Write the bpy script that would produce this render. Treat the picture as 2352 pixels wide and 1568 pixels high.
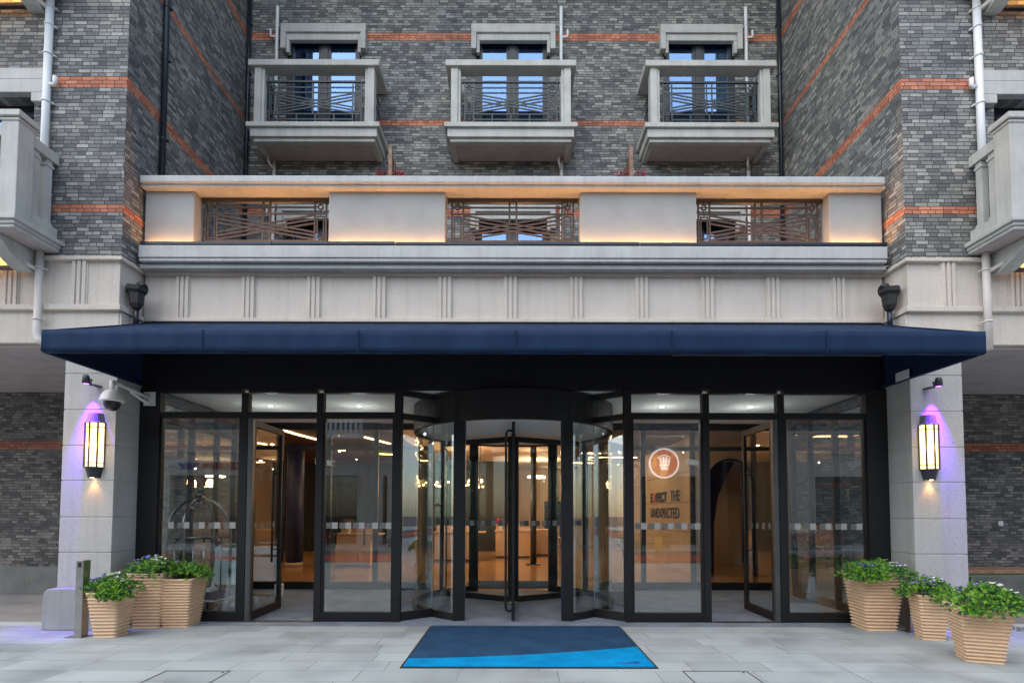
import bpy, math, random
from mathutils import Vector, Matrix
random.seed(7)
R = math.radians
D = bpy.data
S = bpy.context.scene
for o in list(D.objects): D.objects.remove(o)
COL = S.collection

# ------------------------------------------------------------------ camera
cd = D.cameras.new("camera"); cam = D.objects.new("camera", cd); COL.objects.link(cam)
cd.sensor_width = 36; cd.lens = 36 * 1250 / 2352
cd.shift_y = 336 / 2352; cd.shift_x = -3 / 2352
cd.clip_start = 0.05; cd.clip_end = 500
cam.matrix_world = (Matrix.Translation((0, -7.5, 1.5)) @ Matrix.Rotation(R(92.5), 4, 'X') @ Matrix.Rotation(R(0.12), 4, 'Z'))
S.camera = cam
# ------------------------------------------------------------------ world, sun, exposure
SUN_EL, SUN_AZ = 58, 222      # azimuth measured from +Y clockwise
w = D.worlds.new("World"); S.world = w; w.use_nodes = True
nt = w.node_tree; sky = nt.nodes.new('ShaderNodeTexSky'); sky.sky_type = 'NISHITA'; sky.sun_disc = False
sky.sun_elevation = R(SUN_EL); sky.sun_rotation = R(SUN_AZ); sky.air_density = 1.0; sky.dust_density = 1.2; sky.ozone_density = 0.0
bg = nt.nodes['Background']; bg.inputs['Strength'].default_value = 0.15
nt.links.new(sky.outputs[0], bg.inputs[0])
sl = D.lights.new("sun", 'SUN'); sl.energy = 1.4; sl.angle = R(110); sl.color = (1, .95, .80)
so = D.objects.new("sun", sl); COL.objects.link(so)
d = Vector((math.sin(R(SUN_AZ)) * math.cos(R(SUN_EL)), math.cos(R(SUN_AZ)) * math.cos(R(SUN_EL)), math.sin(R(SUN_EL))))
so.rotation_euler = d.to_track_quat('Z', 'Y').to_euler(); so.location = (0, -20, 20)
S.view_settings.view_transform = 'Standard'; S.view_settings.look = 'None'; S.view_settings.gamma = 1
S.view_settings.exposure = 1.2
S.render.engine = 'CYCLES'
S.cycles.transparent_max_bounces = 24; S.cycles.max_bounces = 10; S.cycles.glossy_bounces = 5; S.cycles.diffuse_bounces = 5
S.cycles.sample_clamp_indirect = 4

# ------------------------------------------------------------------ materials
def N(nt, t, **k):
    n = nt.nodes.new(t)
    for a, b in k.items(): setattr(n, a, b)
    return n
def newmat(name):
    m = D.materials.new(name); m.use_nodes = True
    return m, m.node_tree, m.node_tree.nodes['Principled BSDF']
def ramp(nt, stops, fac=None, interp='LINEAR'):
    r = N(nt, 'ShaderNodeValToRGB'); r.color_ramp.interpolation = interp
    e = r.color_ramp.elements
    while len(e) < len(stops): e.new(0.5)
    for i, (p, c) in enumerate(stops): e[i].position = p; e[i].color = (*c, 1)
    if fac: nt.links.new(fac, r.inputs[0])
    return r.outputs[0]
def noise(nt, scale, detail=3, vec=None, rough=.55):
    n = N(nt, 'ShaderNodeTexNoise'); n.inputs['Scale'].default_value = scale; n.inputs['Detail'].default_value = detail; n.inputs['Roughness'].default_value = rough
    if vec is None: vec = N(nt, 'ShaderNodeNewGeometry').outputs['Position']
    nt.links.new(vec, n.inputs['Vector']); return n.outputs[0]
def mixc(nt, a, b, f, mode='MIX'):
    m = N(nt, 'ShaderNodeMix', data_type='RGBA', blend_type=mode)
    for s, v in ((0, f), (6, a), (7, b)):
        if isinstance(v, bpy.types.NodeSocket): nt.links.new(v, m.inputs[s])
        elif isinstance(v, tuple): m.inputs[s].default_value = (*v, 1)
        else: m.inputs[s].default_value = v
    return m.outputs[2]
def M_(nt, op, a, b=0, c=None):
    m = N(nt, 'ShaderNodeMath', operation=op)
    for i, v in enumerate((a, b, c)):
        if v is None: continue
        if isinstance(v, bpy.types.NodeSocket): nt.links.new(v, m.inputs[i])
        else: m.inputs[i].default_value = v
    return m.outputs[0]
def bump(nt, bsdf, h, strength=.5, dist=.01):
    b = N(nt, 'ShaderNodeBump'); b.inputs['Strength'].default_value = strength; b.inputs['Distance'].default_value = dist
    nt.links.new(h, b.inputs['Height']); nt.links.new(b.outputs[0], bsdf.inputs['Normal'])
def simple(name, col, rough=.5, metal=0., var=.12, vscale=3, bmp=0, bscale=60, spec=None, streak=False):
    m, nt, b = newmat(name)
    n = noise(nt, vscale, 4)
    c2 = tuple(max(0, x * (1 - var)) for x in col); c1 = tuple(min(1, x * (1 + var)) for x in col)
    c = ramp(nt, [(.3, c2), (.7, c1)], n)
    if streak:
        g = N(nt, 'ShaderNodeNewGeometry').outputs['Position']
        mp = N(nt, 'ShaderNodeMapping'); mp.inputs['Scale'].default_value = (16, 16, .8); nt.links.new(g, mp.inputs[0])
        s = noise(nt, 1, 4, mp.outputs[0])
        c = mixc(nt, c, ramp(nt, [(.36, (.90, .90, .89)), (.55, (1, 1, 1))], s), .8, 'MULTIPLY')
    nt.links.new(c, b.inputs['Base Color']); b.inputs['Roughness'].default_value = rough; b.inputs['Metallic'].default_value = metal
    if spec is not None: b.inputs['Specular IOR Level'].default_value = spec
    if bmp: bump(nt, b, noise(nt, bscale, 3), bmp, .004)
    return m
def emis(name, col, strength):
    m, nt, b = newmat(name); b.inputs['Base Color'].default_value = (*col, 1)
    b.inputs['Emission Color'].default_value = (*col, 1); b.inputs['Emission Strength'].default_value = strength
    return m
def glassmat(name, tint=(.93, .97, .97), base=.05, gl=(1, 1, 1)):
    m, nt, b = newmat(name); nt.nodes.remove(b)
    out = nt.nodes['Material Output']
    tr = N(nt, 'ShaderNodeBsdfTransparent'); tr.inputs[0].default_value = (*tint, 1)
    g = N(nt, 'ShaderNodeBsdfGlossy'); g.inputs['Roughness'].default_value = 0.0; g.inputs[0].default_value = (*gl, 1)
    lw = N(nt, 'ShaderNodeLayerWeight'); lw.inputs[0].default_value = .5
    f = M_(nt, 'MULTIPLY_ADD', M_(nt, 'POWER', lw.outputs['Facing'], 5), .9, base)
    mx = N(nt, 'ShaderNodeMixShader'); nt.links.new(f, mx.inputs[0]); nt.links.new(tr.outputs[0], mx.inputs[1]); nt.links.new(g.outputs[0], mx.inputs[2])
    nt.links.new(mx.outputs[0], out.inputs[0]); return m
BH = .0515
def brickmat(name, tone=(1.42, 1.38, 1.27)):
    m, nt, b = newmat(name)
    geo = N(nt, 'ShaderNodeNewGeometry'); sp = N(nt, 'ShaderNodeSeparateXYZ'); nt.links.new(geo.outputs['Position'], sp.inputs[0])
    sn = N(nt, 'ShaderNodeSeparateXYZ'); nt.links.new(geo.outputs['True Normal'], sn.inputs[0])
    side = M_(nt, 'GREATER_THAN', M_(nt, 'ABSOLUTE', sn.outputs[0]), .5)
    u = M_(nt, 'ADD', M_(nt, 'MULTIPLY', side, sp.outputs[1]), M_(nt, 'MULTIPLY', M_(nt, 'SUBTRACT', 1, side), sp.outputs[0]))
    v = M_(nt, 'SUBTRACT', sp.outputs[2], 5.44)
    wob = M_(nt, 'MULTIPLY', M_(nt, 'SUBTRACT', noise(nt, 5, 2), .5), .014)
    v = M_(nt, 'ADD', v, wob)
    row = M_(nt, 'FLOOR', M_(nt, 'DIVIDE', v, BH))
    wn = N(nt, 'ShaderNodeTexWhiteNoise', noise_dimensions='1D'); nt.links.new(row, wn.inputs['W'])
    u2 = M_(nt, 'ADD', M_(nt, 'MULTIPLY_ADD', wn.outputs[0], .17, u), 40)
    cv = N(nt, 'ShaderNodeCombineXYZ'); nt.links.new(u2, cv.inputs[0]); nt.links.new(v, cv.inputs[1])
    br = N(nt, 'ShaderNodeTexBrick'); nt.links.new(cv.outputs[0], br.inputs['Vector'])
    br.offset = .5; br.squash = .62; br.squash_frequency = 3
    for k_, v_ in (('Color1', (0, 0, 0, 1)), ('Color2', (1, 1, 1, 1)), ('Mortar', (0, 0, 0, 1)), ('Scale', 1), ('Mortar Size', .0042), ('Mortar Smooth', .25), ('Brick Width', .165), ('Row Height', BH)):
        br.inputs[k_].default_value = v_
    cluster = noise(nt, 2.2, 3)
    t = M_(nt, 'ADD', M_(nt, 'MULTIPLY', br.outputs[0], .68), M_(nt, 'MULTIPLY', cluster, .50))
    g = ramp(nt, [(.05, (.042, .045, .050)), (.30, (.078, .083, .090)), (.55, (.130, .136, .142)), (.78, (.19, .197, .20)), (1, (.29, .295, .29))], t)
    r = ramp(nt, [(.1, (.22, .075, .045)), (.5, (.36, .125, .075)), (.9, (.45, .18, .11))], t)
    red = None
    for c0, e0 in ((.5, .7), (34, 1.2), (68.5, .7), (102, 1.2), (136.5, .7), (-54, 1.2)):
        q = M_(nt, 'COMPARE', row, c0, e0); red = q if red is None else M_(nt, 'ADD', red, q)
    c = mixc(nt, g, r, red)
    spk = ramp(nt, [(.3, (.80, .80, .80)), (.7, (1.15, 1.15, 1.15))], noise(nt, 55, 4))
    c = mixc(nt, c, spk, .8, 'MULTIPLY')
    stain = ramp(nt, [(.35, (.8, .82, .86)), (.6, (1.06, 1.04, 1.0))], noise(nt, .9, 4))
    c = mixc(nt, c, stain, .8, 'MULTIPLY')
    c = mixc(nt, c, tone, 1.0, 'MULTIPLY')
    mort = mixc(nt, (.022, .024, .028), (.12, .12, .12), ramp(nt, [(.56, (0, 0, 0)), (.68, (.8, .8, .8))], noise(nt, 1.5, 2)))
    c = mixc(nt, c, mort, br.outputs['Fac'])
    nt.links.new(c, b.inputs['Base Color']); b.inputs['Roughness'].default_value = .82
    hgt = M_(nt, 'ADD', M_(nt, 'MULTIPLY', M_(nt, 'SUBTRACT', 1, br.outputs['Fac']), .75), M_(nt, 'MULTIPLY', br.outputs[0], .45))
    hgt = M_(nt, 'ADD', hgt, M_(nt, 'MULTIPLY', noise(nt, 40, 3), .25))
    bump(nt, b, hgt, .9, .012)
    return m
def stonemat(name, col, speck=.5, joint=False):
    m, nt, b = newmat(name)
    n1 = noise(nt, 95, 2); n2 = noise(nt, 1.6, 4)
    c = ramp(nt, [(.3, tuple(x * .93 for x in col)), (.7, tuple(min(1, x * 1.05) for x in col))], n2)
    sp = ramp(nt, [(.30, (speck,) * 3), (.40, (1, 1, 1)), (.66, (1, 1, 1)), (.72, (1.12, 1.12, 1.1))], n1)
    c = mixc(nt, c, sp, .9, 'MULTIPLY')
    g = N(nt, 'ShaderNodeNewGeometry').outputs['Position']; mp = N(nt, 'ShaderNodeMapping'); mp.inputs['Scale'].default_value = (9, 9, .7); nt.links.new(g, mp.inputs[0])
    c = mixc(nt, c, ramp(nt, [(.34, (.84, .82, .79)), (.5, (1, 1, 1))], noise(nt, 1, 5, mp.outputs[0])), .5, 'MULTIPLY')
    nt.links.new(c, b.inputs['Base Color']); b.inputs['Roughness'].default_value = .75
    bump(nt, b, noise(nt, 90, 4), .35, .004)
    return m
def pavemat(name, col, roww, len_, dark=.62, streaky=False):
    m, nt, b = newmat(name)
    geo = N(nt, 'ShaderNodeNewGeometry'); sp = N(nt, 'ShaderNodeSeparateXYZ'); nt.links.new(geo.outputs['Position'], sp.inputs[0])
    v = M_(nt, 'ADD', sp.outputs[1], 0.304 + roww * 60)
    row = M_(nt, 'FLOOR', M_(nt, 'DIVIDE', v, roww))
    wn = N(nt, 'ShaderNodeTexWhiteNoise', noise_dimensions='1D'); nt.links.new(row, wn.inputs['W'])
    cv = N(nt, 'ShaderNodeCombineXYZ'); nt.links.new(M_(nt, 'ADD', M_(nt, 'MULTIPLY_ADD', wn.outputs[0], len_ * .8, sp.outputs[0]), 60), cv.inputs[0]); nt.links.new(v, cv.inputs[1])
    br = N(nt, 'ShaderNodeTexBrick'); nt.links.new(cv.outputs[0], br.inputs['Vector']); br.offset = .4; br.squash = .8; br.squash_frequency = 2
    for k_, v_ in (('Color1', (0, 0, 0, 1)), ('Color2', (1, 1, 1, 1)), ('Mortar', (0, 0, 0, 1)), ('Scale', 1), ('Mortar Size', .005), ('Mortar Smooth', .3), ('Brick Width', len_), ('Row Height', roww)):
        br.inputs[k_].default_value = v_
    c = ramp(nt, [(0, tuple(x * .88 for x in col)), (.5, col), (1, tuple(x * 1.10 for x in col))], br.outputs[0])
    c = mixc(nt, c, ramp(nt, [(.32, (.64, .66, .68)), (.5, (1, 1, 1)), (.72, (1.14, 1.14, 1.12))], noise(nt, 1.1, 6)), .8, 'MULTIPLY')
    c = mixc(nt, c, ramp(nt, [(.3, (.8, .8, .8)), (.7, (1.12, 1.12, 1.12))], noise(nt, 120, 2)), .7, 'MULTIPLY')
    vo = N(nt, 'ShaderNodeTexVoronoi'); vo.inputs['Scale'].default_value = 5.5; nt.links.new(geo.outputs['Position'], vo.inputs['Vector'])
    c = mixc(nt, c, ramp(nt, [(.0, (.45, .45, .45)), (.035, (.6, .6, .6)), (.05, (1, 1, 1))], vo.outputs['Distance']), ramp(nt, [(.55, (0, 0, 0)), (.62, (.8, .8, .8))], noise(nt, 1.7, 2)), 'MULTIPLY')
    jm = M_(nt, 'MULTIPLY', br.outputs['Fac'], ramp(nt, [(.35, (.25, .25, .25)), (.6, (1, 1, 1))], noise(nt, .8, 3)))
    c = mixc(nt, c, tuple(x * dark * .6 for x in col), jm)
    nt.links.new(c, b.inputs['Base Color'])
    rr = ramp(nt, [(.3, (.45,) * 3), (.7, (.75,) * 3)], noise(nt, 2.2, 4)); nt.links.new(rr, b.inputs['Roughness'])
    bump(nt, b, M_(nt, 'ADD', M_(nt, 'MULTIPLY', br.outputs['Fac'], -1), M_(nt, 'MULTIPLY', noise(nt, 160, 2), .4)), .4, .004)
    return m
def carpetmat(name, a, c2, scale=260):
    m, nt, b = newmat(name)
    c = ramp(nt, [(.3, a), (.7, c2)], noise(nt, scale, 2)); c = mixc(nt, c, ramp(nt, [(.3, (.72, .72, .72)), (.7, (1.15, 1.15, 1.15))], noise(nt, 3.2, 6)), .9, 'MULTIPLY')
    nt.links.new(c, b.inputs['Base Color']); b.inputs['Roughness'].default_value = .95; b.inputs['Specular IOR Level'].default_value = .1
    bump(nt, b, noise(nt, scale, 2), .6, .004); return m

MT = {}
MT['brick'] = brickmat('grey_brick')
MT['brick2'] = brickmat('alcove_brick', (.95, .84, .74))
MT['stone'] = stonemat('cream_speckled_stone', (.60, .55, .48), .42)
MT['pillar'] = stonemat('pillar_granite', (.44, .43, .41), .40)
MT['stucco'] = simple('grey_stucco', (.45, .455, .425), .85, bmp=.3, bscale=45, streak=True)
MT['ledge'] = simple('blue_grey_render', (.44, .455, .45), .8, bmp=.3, bscale=35, streak=True)
MT['panel'] = simple('pale_render', (.315, .335, .33), .85, var=.07, bmp=.2, bscale=60)
MT['soffit'] = simple('soffit_paint', (.40, .36, .35), .9)
MT['frame'] = simple('charcoal_aluminium', (.012, .012, .0125), .5, .0, var=.15, spec=.3)
MT['black'] = simple('black_panel', (.012, .012, .016), .5, var=.1)
MT['winframe'] = simple('dark_window_frame', (.018, .021, .028), .35)
MT['iron'] = simple('dark_green_iron', (.022, .036, .038), .45, bmp=.2, bscale=80)
MT['bronze'] = simple('weathered_bronze_iron', (.055, .044, .038), .6, .2, var=.3, vscale=30, bmp=.4, bscale=120)
MT['pvc'] = simple('cream_pvc', (.62, .58, .54), .45, var=.06, streak=True)
MT['pvcw'] = simple('white_pvc', (.68, .70, .70), .4, var=.05, streak=True)
MT['bpipe'] = simple('dark_metal_pipe', (.018, .027, .038), .3, .3)
MT['glass'] = glassmat('clear_glass', base=.10)
MT['glassin'] = glassmat('inner_glass', (.96, .98, .97), .03)
MT['winglass'] = glassmat('window_glass', (.42, .50, .60), .30, (.38, .62, 1.0))  # sky blue of the reflections is put into the glossy tint
MT['shopglass'] = glassmat('shop_glass', (.3, .33, .36), .1)
MT['frost'] = simple('frosted_strip', (.34, .33, .31), .6, var=.03)
MT['frost2'] = simple('frosted_strip_dark', (.13, .125, .12), .6, var=.03)
MT['steel'] = simple('brushed_steel', (.42, .41, .39), .28, 1, var=.1, vscale=8)
MT['chrome'] = simple('polished_steel', (.55, .54, .52), .14, 1, var=.05)
MT['steeldk'] = simple('door_edge_metal', (.10, .105, .105), .45, .6, bmp=.3)
MT['cartmetal'] = simple('dull_cart_steel', (.30, .29, .27), .22, 1, var=.1)
MT['white'] = simple('white_enamel', (.70, .71, .70), .35, var=.03)
MT['ceil'] = simple('white_ceiling', (.76, .79, .79), .9, var=.03)
MT['alu'] = simple('pale_aluminium', (.66, .70, .71), .5, 0)
MT['board'] = simple('pale_blue_board', (.66, .76, .80), .5)
MT['signdisc'] = emis('brightened_sign_red', (.42, .06, .03), 1.0)  # emission added so the disc shows up in the glass reflection
MT['signwhite'] = emis('brightened_sign_white', (1, .96, .92), 1.1)  # added glow lifts rim, fist and arc in the reflection
MT['rub'] = simple('black_rubber', (.015, .015, .016), .6)
MT['blue'] = simple('navy_paint', (.010, .020, .10), .5)
MT['lanternmetal'] = simple('dark_bronze_lantern', (.045, .048, .055), .42, .4)
MT['capmetal'] = simple('lantern_cap_brightened', (.16, .16, .18), .4)  # lantern metal made paler so the cap takes on the purple light
MT['lampglow'] = emis('lantern_glow', (1, .64, .24), 1.7)
MT['warm'] = emis('warm_led', (1, .55, .22), 9)
MT['bulb'] = emis('amber_bulb', (1, .36, .10), 60)
MT['downl'] = emis('downlight_glow', (1, .72, .42), 25)
MT['exit'] = emis('green_exit_glow', (.02, .9, .25), 1.6)
MT['purple'] = emis('purple_lens', (.35, .1, 1), 4)
MT['terra'] = simple('terracotta_resin', (.68, .47, .30), .8, var=.05, vscale=6, bmp=.25, bscale=140)
MT['soil'] = simple('soil', (.03, .02, .014), .95)
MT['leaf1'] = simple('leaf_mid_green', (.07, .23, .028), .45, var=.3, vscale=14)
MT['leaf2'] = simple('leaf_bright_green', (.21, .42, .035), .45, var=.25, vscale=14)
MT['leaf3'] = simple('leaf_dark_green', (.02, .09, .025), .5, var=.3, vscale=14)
MT['petalw'] = simple('white_petal', (.75, .76, .66), .6, var=.05)
MT['petalp'] = simple('violet_petal', (.22, .16, .55), .6, var=.2)
MT['petalr'] = simple('crimson_petal', (.50, .03, .10), .6, var=.3, vscale=30)
MT['wood'] = simple('weathered_wood', (.22, .12, .07), .6, var=.35, vscale=12)
MT['slat'] = simple('dark_wood_slat', (.10, .045, .022), .5, var=.3, vscale=8)
MT['lobbywall'] = simple('beige_wall', (.50, .39, .28), .6, var=.06)
MT['lobbyceil'] = simple('beige_ceiling', (.55, .44, .33), .8, var=.04)
MT['lobbyfloor'] = simple('polished_tan_floor', (.36, .21, .10), .16, var=.12, vscale=1)
MT['desk'] = simple('pale_wood_desk', (.52, .38, .26), .45, var=.06)
MT['teal'] = simple('dark_teal_panel', (.016, .026, .034), .4, var=.2)
MT['plinth'] = simple('grey_plinth_stone', (.30, .315, .315), .8, var=.10, bmp=.4, bscale=50, streak=True)
MT['concrete'] = simple('stained_concrete', (.16, .165, .15), .85, var=.2, streak=True)
MT['curtain'] = simple('sheer_curtain', (.16, .22, .34), .9, var=.05)
MT['green'] = simple('green_metal', (.12, .17, .09), .6)
MT['grass'] = simple('grass_blades', (.05, .12, .02), .7, var=.3, vscale=20)
MT['red'] = simple('sign_red', (.55, .06, .04), .6, var=.05)
MT['dark'] = simple('letter_dark', (.02, .02, .03), .6)
MT['signblue'] = simple('letter_blue', (.03, .05, .28), .6)
MT['signred'] = simple('letter_red', (.30, .012, .02), .6)
MT['yellow'] = simple('yellow_plastic', (.7, .45, .03), .5)
MT['tealcloth'] = simple('teal_cloth', (.02, .22, .30), .8)
MT['asphalt'] = simple('road_asphalt', (.07, .07, .075), .85, vscale=2, bmp=.4, bscale=150)
MT['redlane'] = simple('red_lane', (.35, .07, .05), .85, vscale=2)
MT['border'] = stonemat('kerb_stone', (.46, .47, .46), .7)
MT['pave'] = pavemat('granite_paving', (.345, .385, .385), .332, .92)
MT['alcpave'] = pavemat('brown_paving', (.30, .275, .26), .9, 1.2)
MT['carpet'] = carpetmat('entrance_carpet', (.11, .13, .165), (.33, .37, .43))
MT['matnavy'] = carpetmat('navy_pile', (.014, .045, .10), (.030, .075, .145), 120)
MT['matcyan'] = carpetmat('cyan_pile', (.0, .19, .43), (.001, .28, .56), 120)
MT['poster'] = simple('poster_paper', (.5, .52, .55), .6, var=.3, vscale=9)
# canopy cloth: navy with faint vertical seams/fade
def clothmat():
    m, nt, b = newmat('navy_awning_cloth')
    g = N(nt, 'ShaderNodeNewGeometry').outputs['Position']
    mp = N(nt, 'ShaderNodeMapping'); mp.inputs['Scale'].default_value = (2.2, .6, .5); nt.links.new(g, mp.inputs[0])
    c = ramp(nt, [(.3, (.006, .019, .052)), (.7, (.010, .031, .078))], noise(nt, 1.5, 5, mp.outputs[0]))
    mp2 = N(nt, 'ShaderNodeMapping'); mp2.inputs['Scale'].default_value = (30, .5, .3); nt.links.new(g, mp2.inputs[0])
    st = noise(nt, 1, 3, mp2.outputs[0])
    c = mixc(nt, c, ramp(nt, [(.64, (1, 1, 1)), (.74, (1.35, 1.35, 1.3))], st), .8, 'MULTIPLY')
    nt.links.new(c, b.inputs['Base Color']); b.inputs['Roughness'].default_value = .8; b.inputs['Specular IOR Level'].default_value = .2
    bump(nt, b, M_(nt, 'ADD', M_(nt, 'MULTIPLY', noise(nt, 1.1, 2, mp.outputs[0]), 6), M_(nt, 'MULTIPLY', noise(nt, 250, 1), .1)), .6, .02)
    return m
MT['cloth'] = clothmat()

# ------------------------------------------------------------------ mesh builder
class MB:
    def __init__(s): s.v = []; s.f = []; s.sm = []; s.mi = []; s.m = 0
    def add(s, vs, fs, smooth=False):
        b = len(s.v); s.v += [tuple(x) for x in vs]
        for f in fs: s.f.append([i + b for i in f]); s.sm.append(smooth); s.mi.append(s.m)
        return s
    def box(s, x0, x1, y0, y1, z0, z1, mat=None):
        if x0 > x1: x0, x1 = x1, x0
        if y0 > y1: y0, y1 = y1, y0
        vs = [Vector((x, y, z)) for z in (z0, z1) for (x, y) in ((x0, y0), (x1, y0), (x1, y1), (x0, y1))]
        if mat: vs = [mat @ v for v in vs]
        return s.add(vs, [(3, 2, 1, 0), (4, 5, 6, 7), (0, 1, 5, 4), (1, 2, 6, 5), (2, 3, 7, 6), (3, 0, 4, 7)])
    def bar(s, p, q, w, d, up=(0, 1, 0)):       # rectangular bar from p to q
        p, q = Vector(p), Vector(q); a = (q - p).normalized(); u = Vector(up); n = a.cross(u)
        if n.length < 1e-4: u = Vector((1, 0, 0)); n = a.cross(u)
        n.normalize(); u = n.cross(a).normalized()
        vs = [b + n * (sx * w / 2) + u * (sy * d / 2) for b in (p, q) for sx, sy in ((-1, -1), (1, -1), (1, 1), (-1, 1))]
        return s.add(vs, [(3, 2, 1, 0), (4, 5, 6, 7), (0, 1, 5, 4), (1, 2, 6, 5), (2, 3, 7, 6), (3, 0, 4, 7)])
    def tube(s, pts, r, n=12, caps=True):
        pts = [Vector(p) for p in pts]; rings = []; 
        prev = None
        for i, p in enumerate(pts):
            a = (pts[min(i + 1, len(pts) - 1)] - pts[max(i - 1, 0)]).normalized()
            if prev is None:
                u = a.orthogonal().normalized()
            else:
                u = (prev - a * prev.dot(a)).normalized()
            prev = u; v = a.cross(u)
            rr = r[i] if isinstance(r, (list, tuple)) else r
            rings.append([p + (u * math.cos(2 * math.pi * k / n) + v * math.sin(2 * math.pi * k / n)) * rr for k in range(n)])
        vs = [x for ring in rings for x in ring]; fs = []
        for i in range(len(pts) - 1):
            for k in range(n): fs.append((i * n + k, i * n + (k + 1) % n, (i + 1) * n + (k + 1) % n, (i + 1) * n + k))
        s.add(vs, fs, True)
        if caps: s.add(rings[0], [tuple(range(n))[::-1]]); s.add(rings[-1], [tuple(range(n))])
        return s
    def lathe(s, c, prof, n=24, a0=0, a1=2 * math.pi, smooth=True, axis='Z', mat=None):
        full = abs(a1 - a0 - 2 * math.pi) < 1e-6; m = n if full else n + 1
        vs = []
        for r, z in prof:
            for k in range(m):
                a = a0 + (a1 - a0) * k / n; p = Vector((r * math.cos(a), r * math.sin(a), z))
                if mat: p = mat @ p
                vs.append(Vector(c) + p)
        fs = []
        for i in range(len(prof) - 1):
            for k in range(n):
                k2 = (k + 1) % m
                fs.append((i * m + k, i * m + k2, (i + 1) * m + k2, (i + 1) * m + k))
        return s.add(vs, fs, smooth)
    def prism(s, poly, axis, a, b):             # polygon (list of 2D) extruded along axis from a to b
        def P(u, v, t): return {'X': (t, u, v), 'Y': (u, t, v), 'Z': (u, v, t)}[axis]
        n = len(poly); vs = [P(u, v, a) for u, v in poly] + [P(u, v, b) for u, v in poly]
        fs = [tuple(range(n))[::-1], tuple(range(n, 2 * n))] + [(i, (i + 1) % n, n + (i + 1) % n, n + i) for i in range(n)]
        return s.add(vs, fs)
    def arcwall(s, c, r0, r1, a0, a1, z0, z1, n=20):
        vs = []; 
        for k in range(n + 1):
            a = a0 + (a1 - a0) * k / n; ca, sa = math.cos(a), math.sin(a)
            for r, z in ((r0, z0), (r1, z0), (r1, z1), (r0, z1)): vs.append((c[0] + r * ca, c[1] + r * sa, z))
        fs = [(0, 1, 2, 3), tuple(4 * n + i for i in (3, 2, 1, 0))]
        for k in range(n):
            b = 4 * k
            for i in range(4): fs.append((b + i, b + 4 + i, b + 4 + (i + 1) % 4, b + (i + 1) % 4))
        return s.add(vs, fs, False)
    def sphere(s, c, r, n=16, m=8, sq=(1, 1, 1)):
        vs = []; 
        for i in range(m + 1):
            t = math.pi * i / m
            for k in range(n):
                a = 2 * math.pi * k / n; vs.append((c[0] + r * sq[0] * math.sin(t) * math.cos(a), c[1] + r * sq[1] * math.sin(t) * math.sin(a), c[2] + r * sq[2] * math.cos(t)))
        fs = [(i * n + k, (i + 1) * n + k, (i + 1) * n + (k + 1) % n, i * n + (k + 1) % n) for i in range(m) for k in range(n)]
        return s.add(vs, fs, True)
    def build(s, name, mat, parent=None, bevel=0):
        me = D.meshes.new(name)
        me.from_pydata([tuple(v) for v in s.v], [], s.f); 
        mats = mat if isinstance(mat, (list, tuple)) else [mat]
        for m in mats: me.materials.append(MT[m])
        me.polygons.foreach_set('use_smooth', s.sm); me.polygons.foreach_set('material_index', s.mi)
        import bmesh
        bm = bmesh.new(); bm.from_mesh(me); bmesh.ops.remove_doubles(bm, verts=bm.verts, dist=1e-5) if any(s.sm) else None
        bmesh.ops.recalc_face_normals(bm, faces=bm.faces); bm.to_mesh(me); bm.free()
        o = D.objects.new(name, me); COL.objects.link(o)
        if parent: o.parent = parent; o.matrix_parent_inverse = PW(parent).inverted()
        if bevel:
            b = o.modifiers.new('bevel', 'BEVEL'); b.width = bevel; b.segments = 2; b.limit_method = 'ANGLE'; b.angle_limit = R(35); b.harden_normals = False
        return o
def PW(o):
    m = Matrix.Translation(o.location) @ o.rotation_euler.to_matrix().to_4x4()
    return PW(o.parent) @ o.matrix_parent_inverse @ m if o.parent else m
def tag(o, label=None, cat=None, group=None, kind=None):
    if label: o['label'] = label
    if cat: o['category'] = cat
    if group: o['group'] = group
    if kind: o['kind'] = kind
    return o
def thing(name, label, cat, loc=(0, 0, 0), group=None):
    o = D.objects.new(name, None); COL.objects.link(o); o.location = loc; o.empty_display_size = .1
    return tag(o, label, cat, group)
def children(o): return [c for c in D.objects if c.parent == o]
def copy_tree(o, parent=None):
    c = o.copy(); COL.objects.link(c)
    if parent: c.parent = parent
    for ch in children(o): copy_tree(ch, c)
    return c
def light(name, kind, loc, parent, energy, col, rot=(0, 0, 0), **k):
    l = D.lights.new(name, kind); l.energy = energy; l.color = col
    for a, b in k.items(): setattr(l, a, b)
    o = D.objects.new(name, l); COL.objects.link(o); o.location = loc; o.rotation_euler = rot
    if parent: o.parent = parent; o.matrix_parent_inverse = PW(parent).inverted()
    return o
def text(name, s, size, mat, parent, M, ext=.01, space=1.0, sx=1.0, bold=0.0, align='LEFT'):
    c = D.curves.new(name, 'FONT'); c.body = s; c.size = size; c.extrude = ext; c.space_character = space; c.offset = bold; c.align_x = align
    t = D.objects.new(name, c); COL.objects.link(t)
    dg = bpy.context.evaluated_depsgraph_get(); me = D.meshes.new_from_object(t.evaluated_get(dg))
    D.objects.remove(t); me.transform(M @ Matrix.Diagonal((sx, 1, 1, 1))); me.materials.clear(); me.materials.append(MT[mat])
    o = D.objects.new(name, me); COL.objects.link(o)
    if parent: o.parent = parent; o.matrix_parent_inverse = PW(parent).inverted()
    return o

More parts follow.
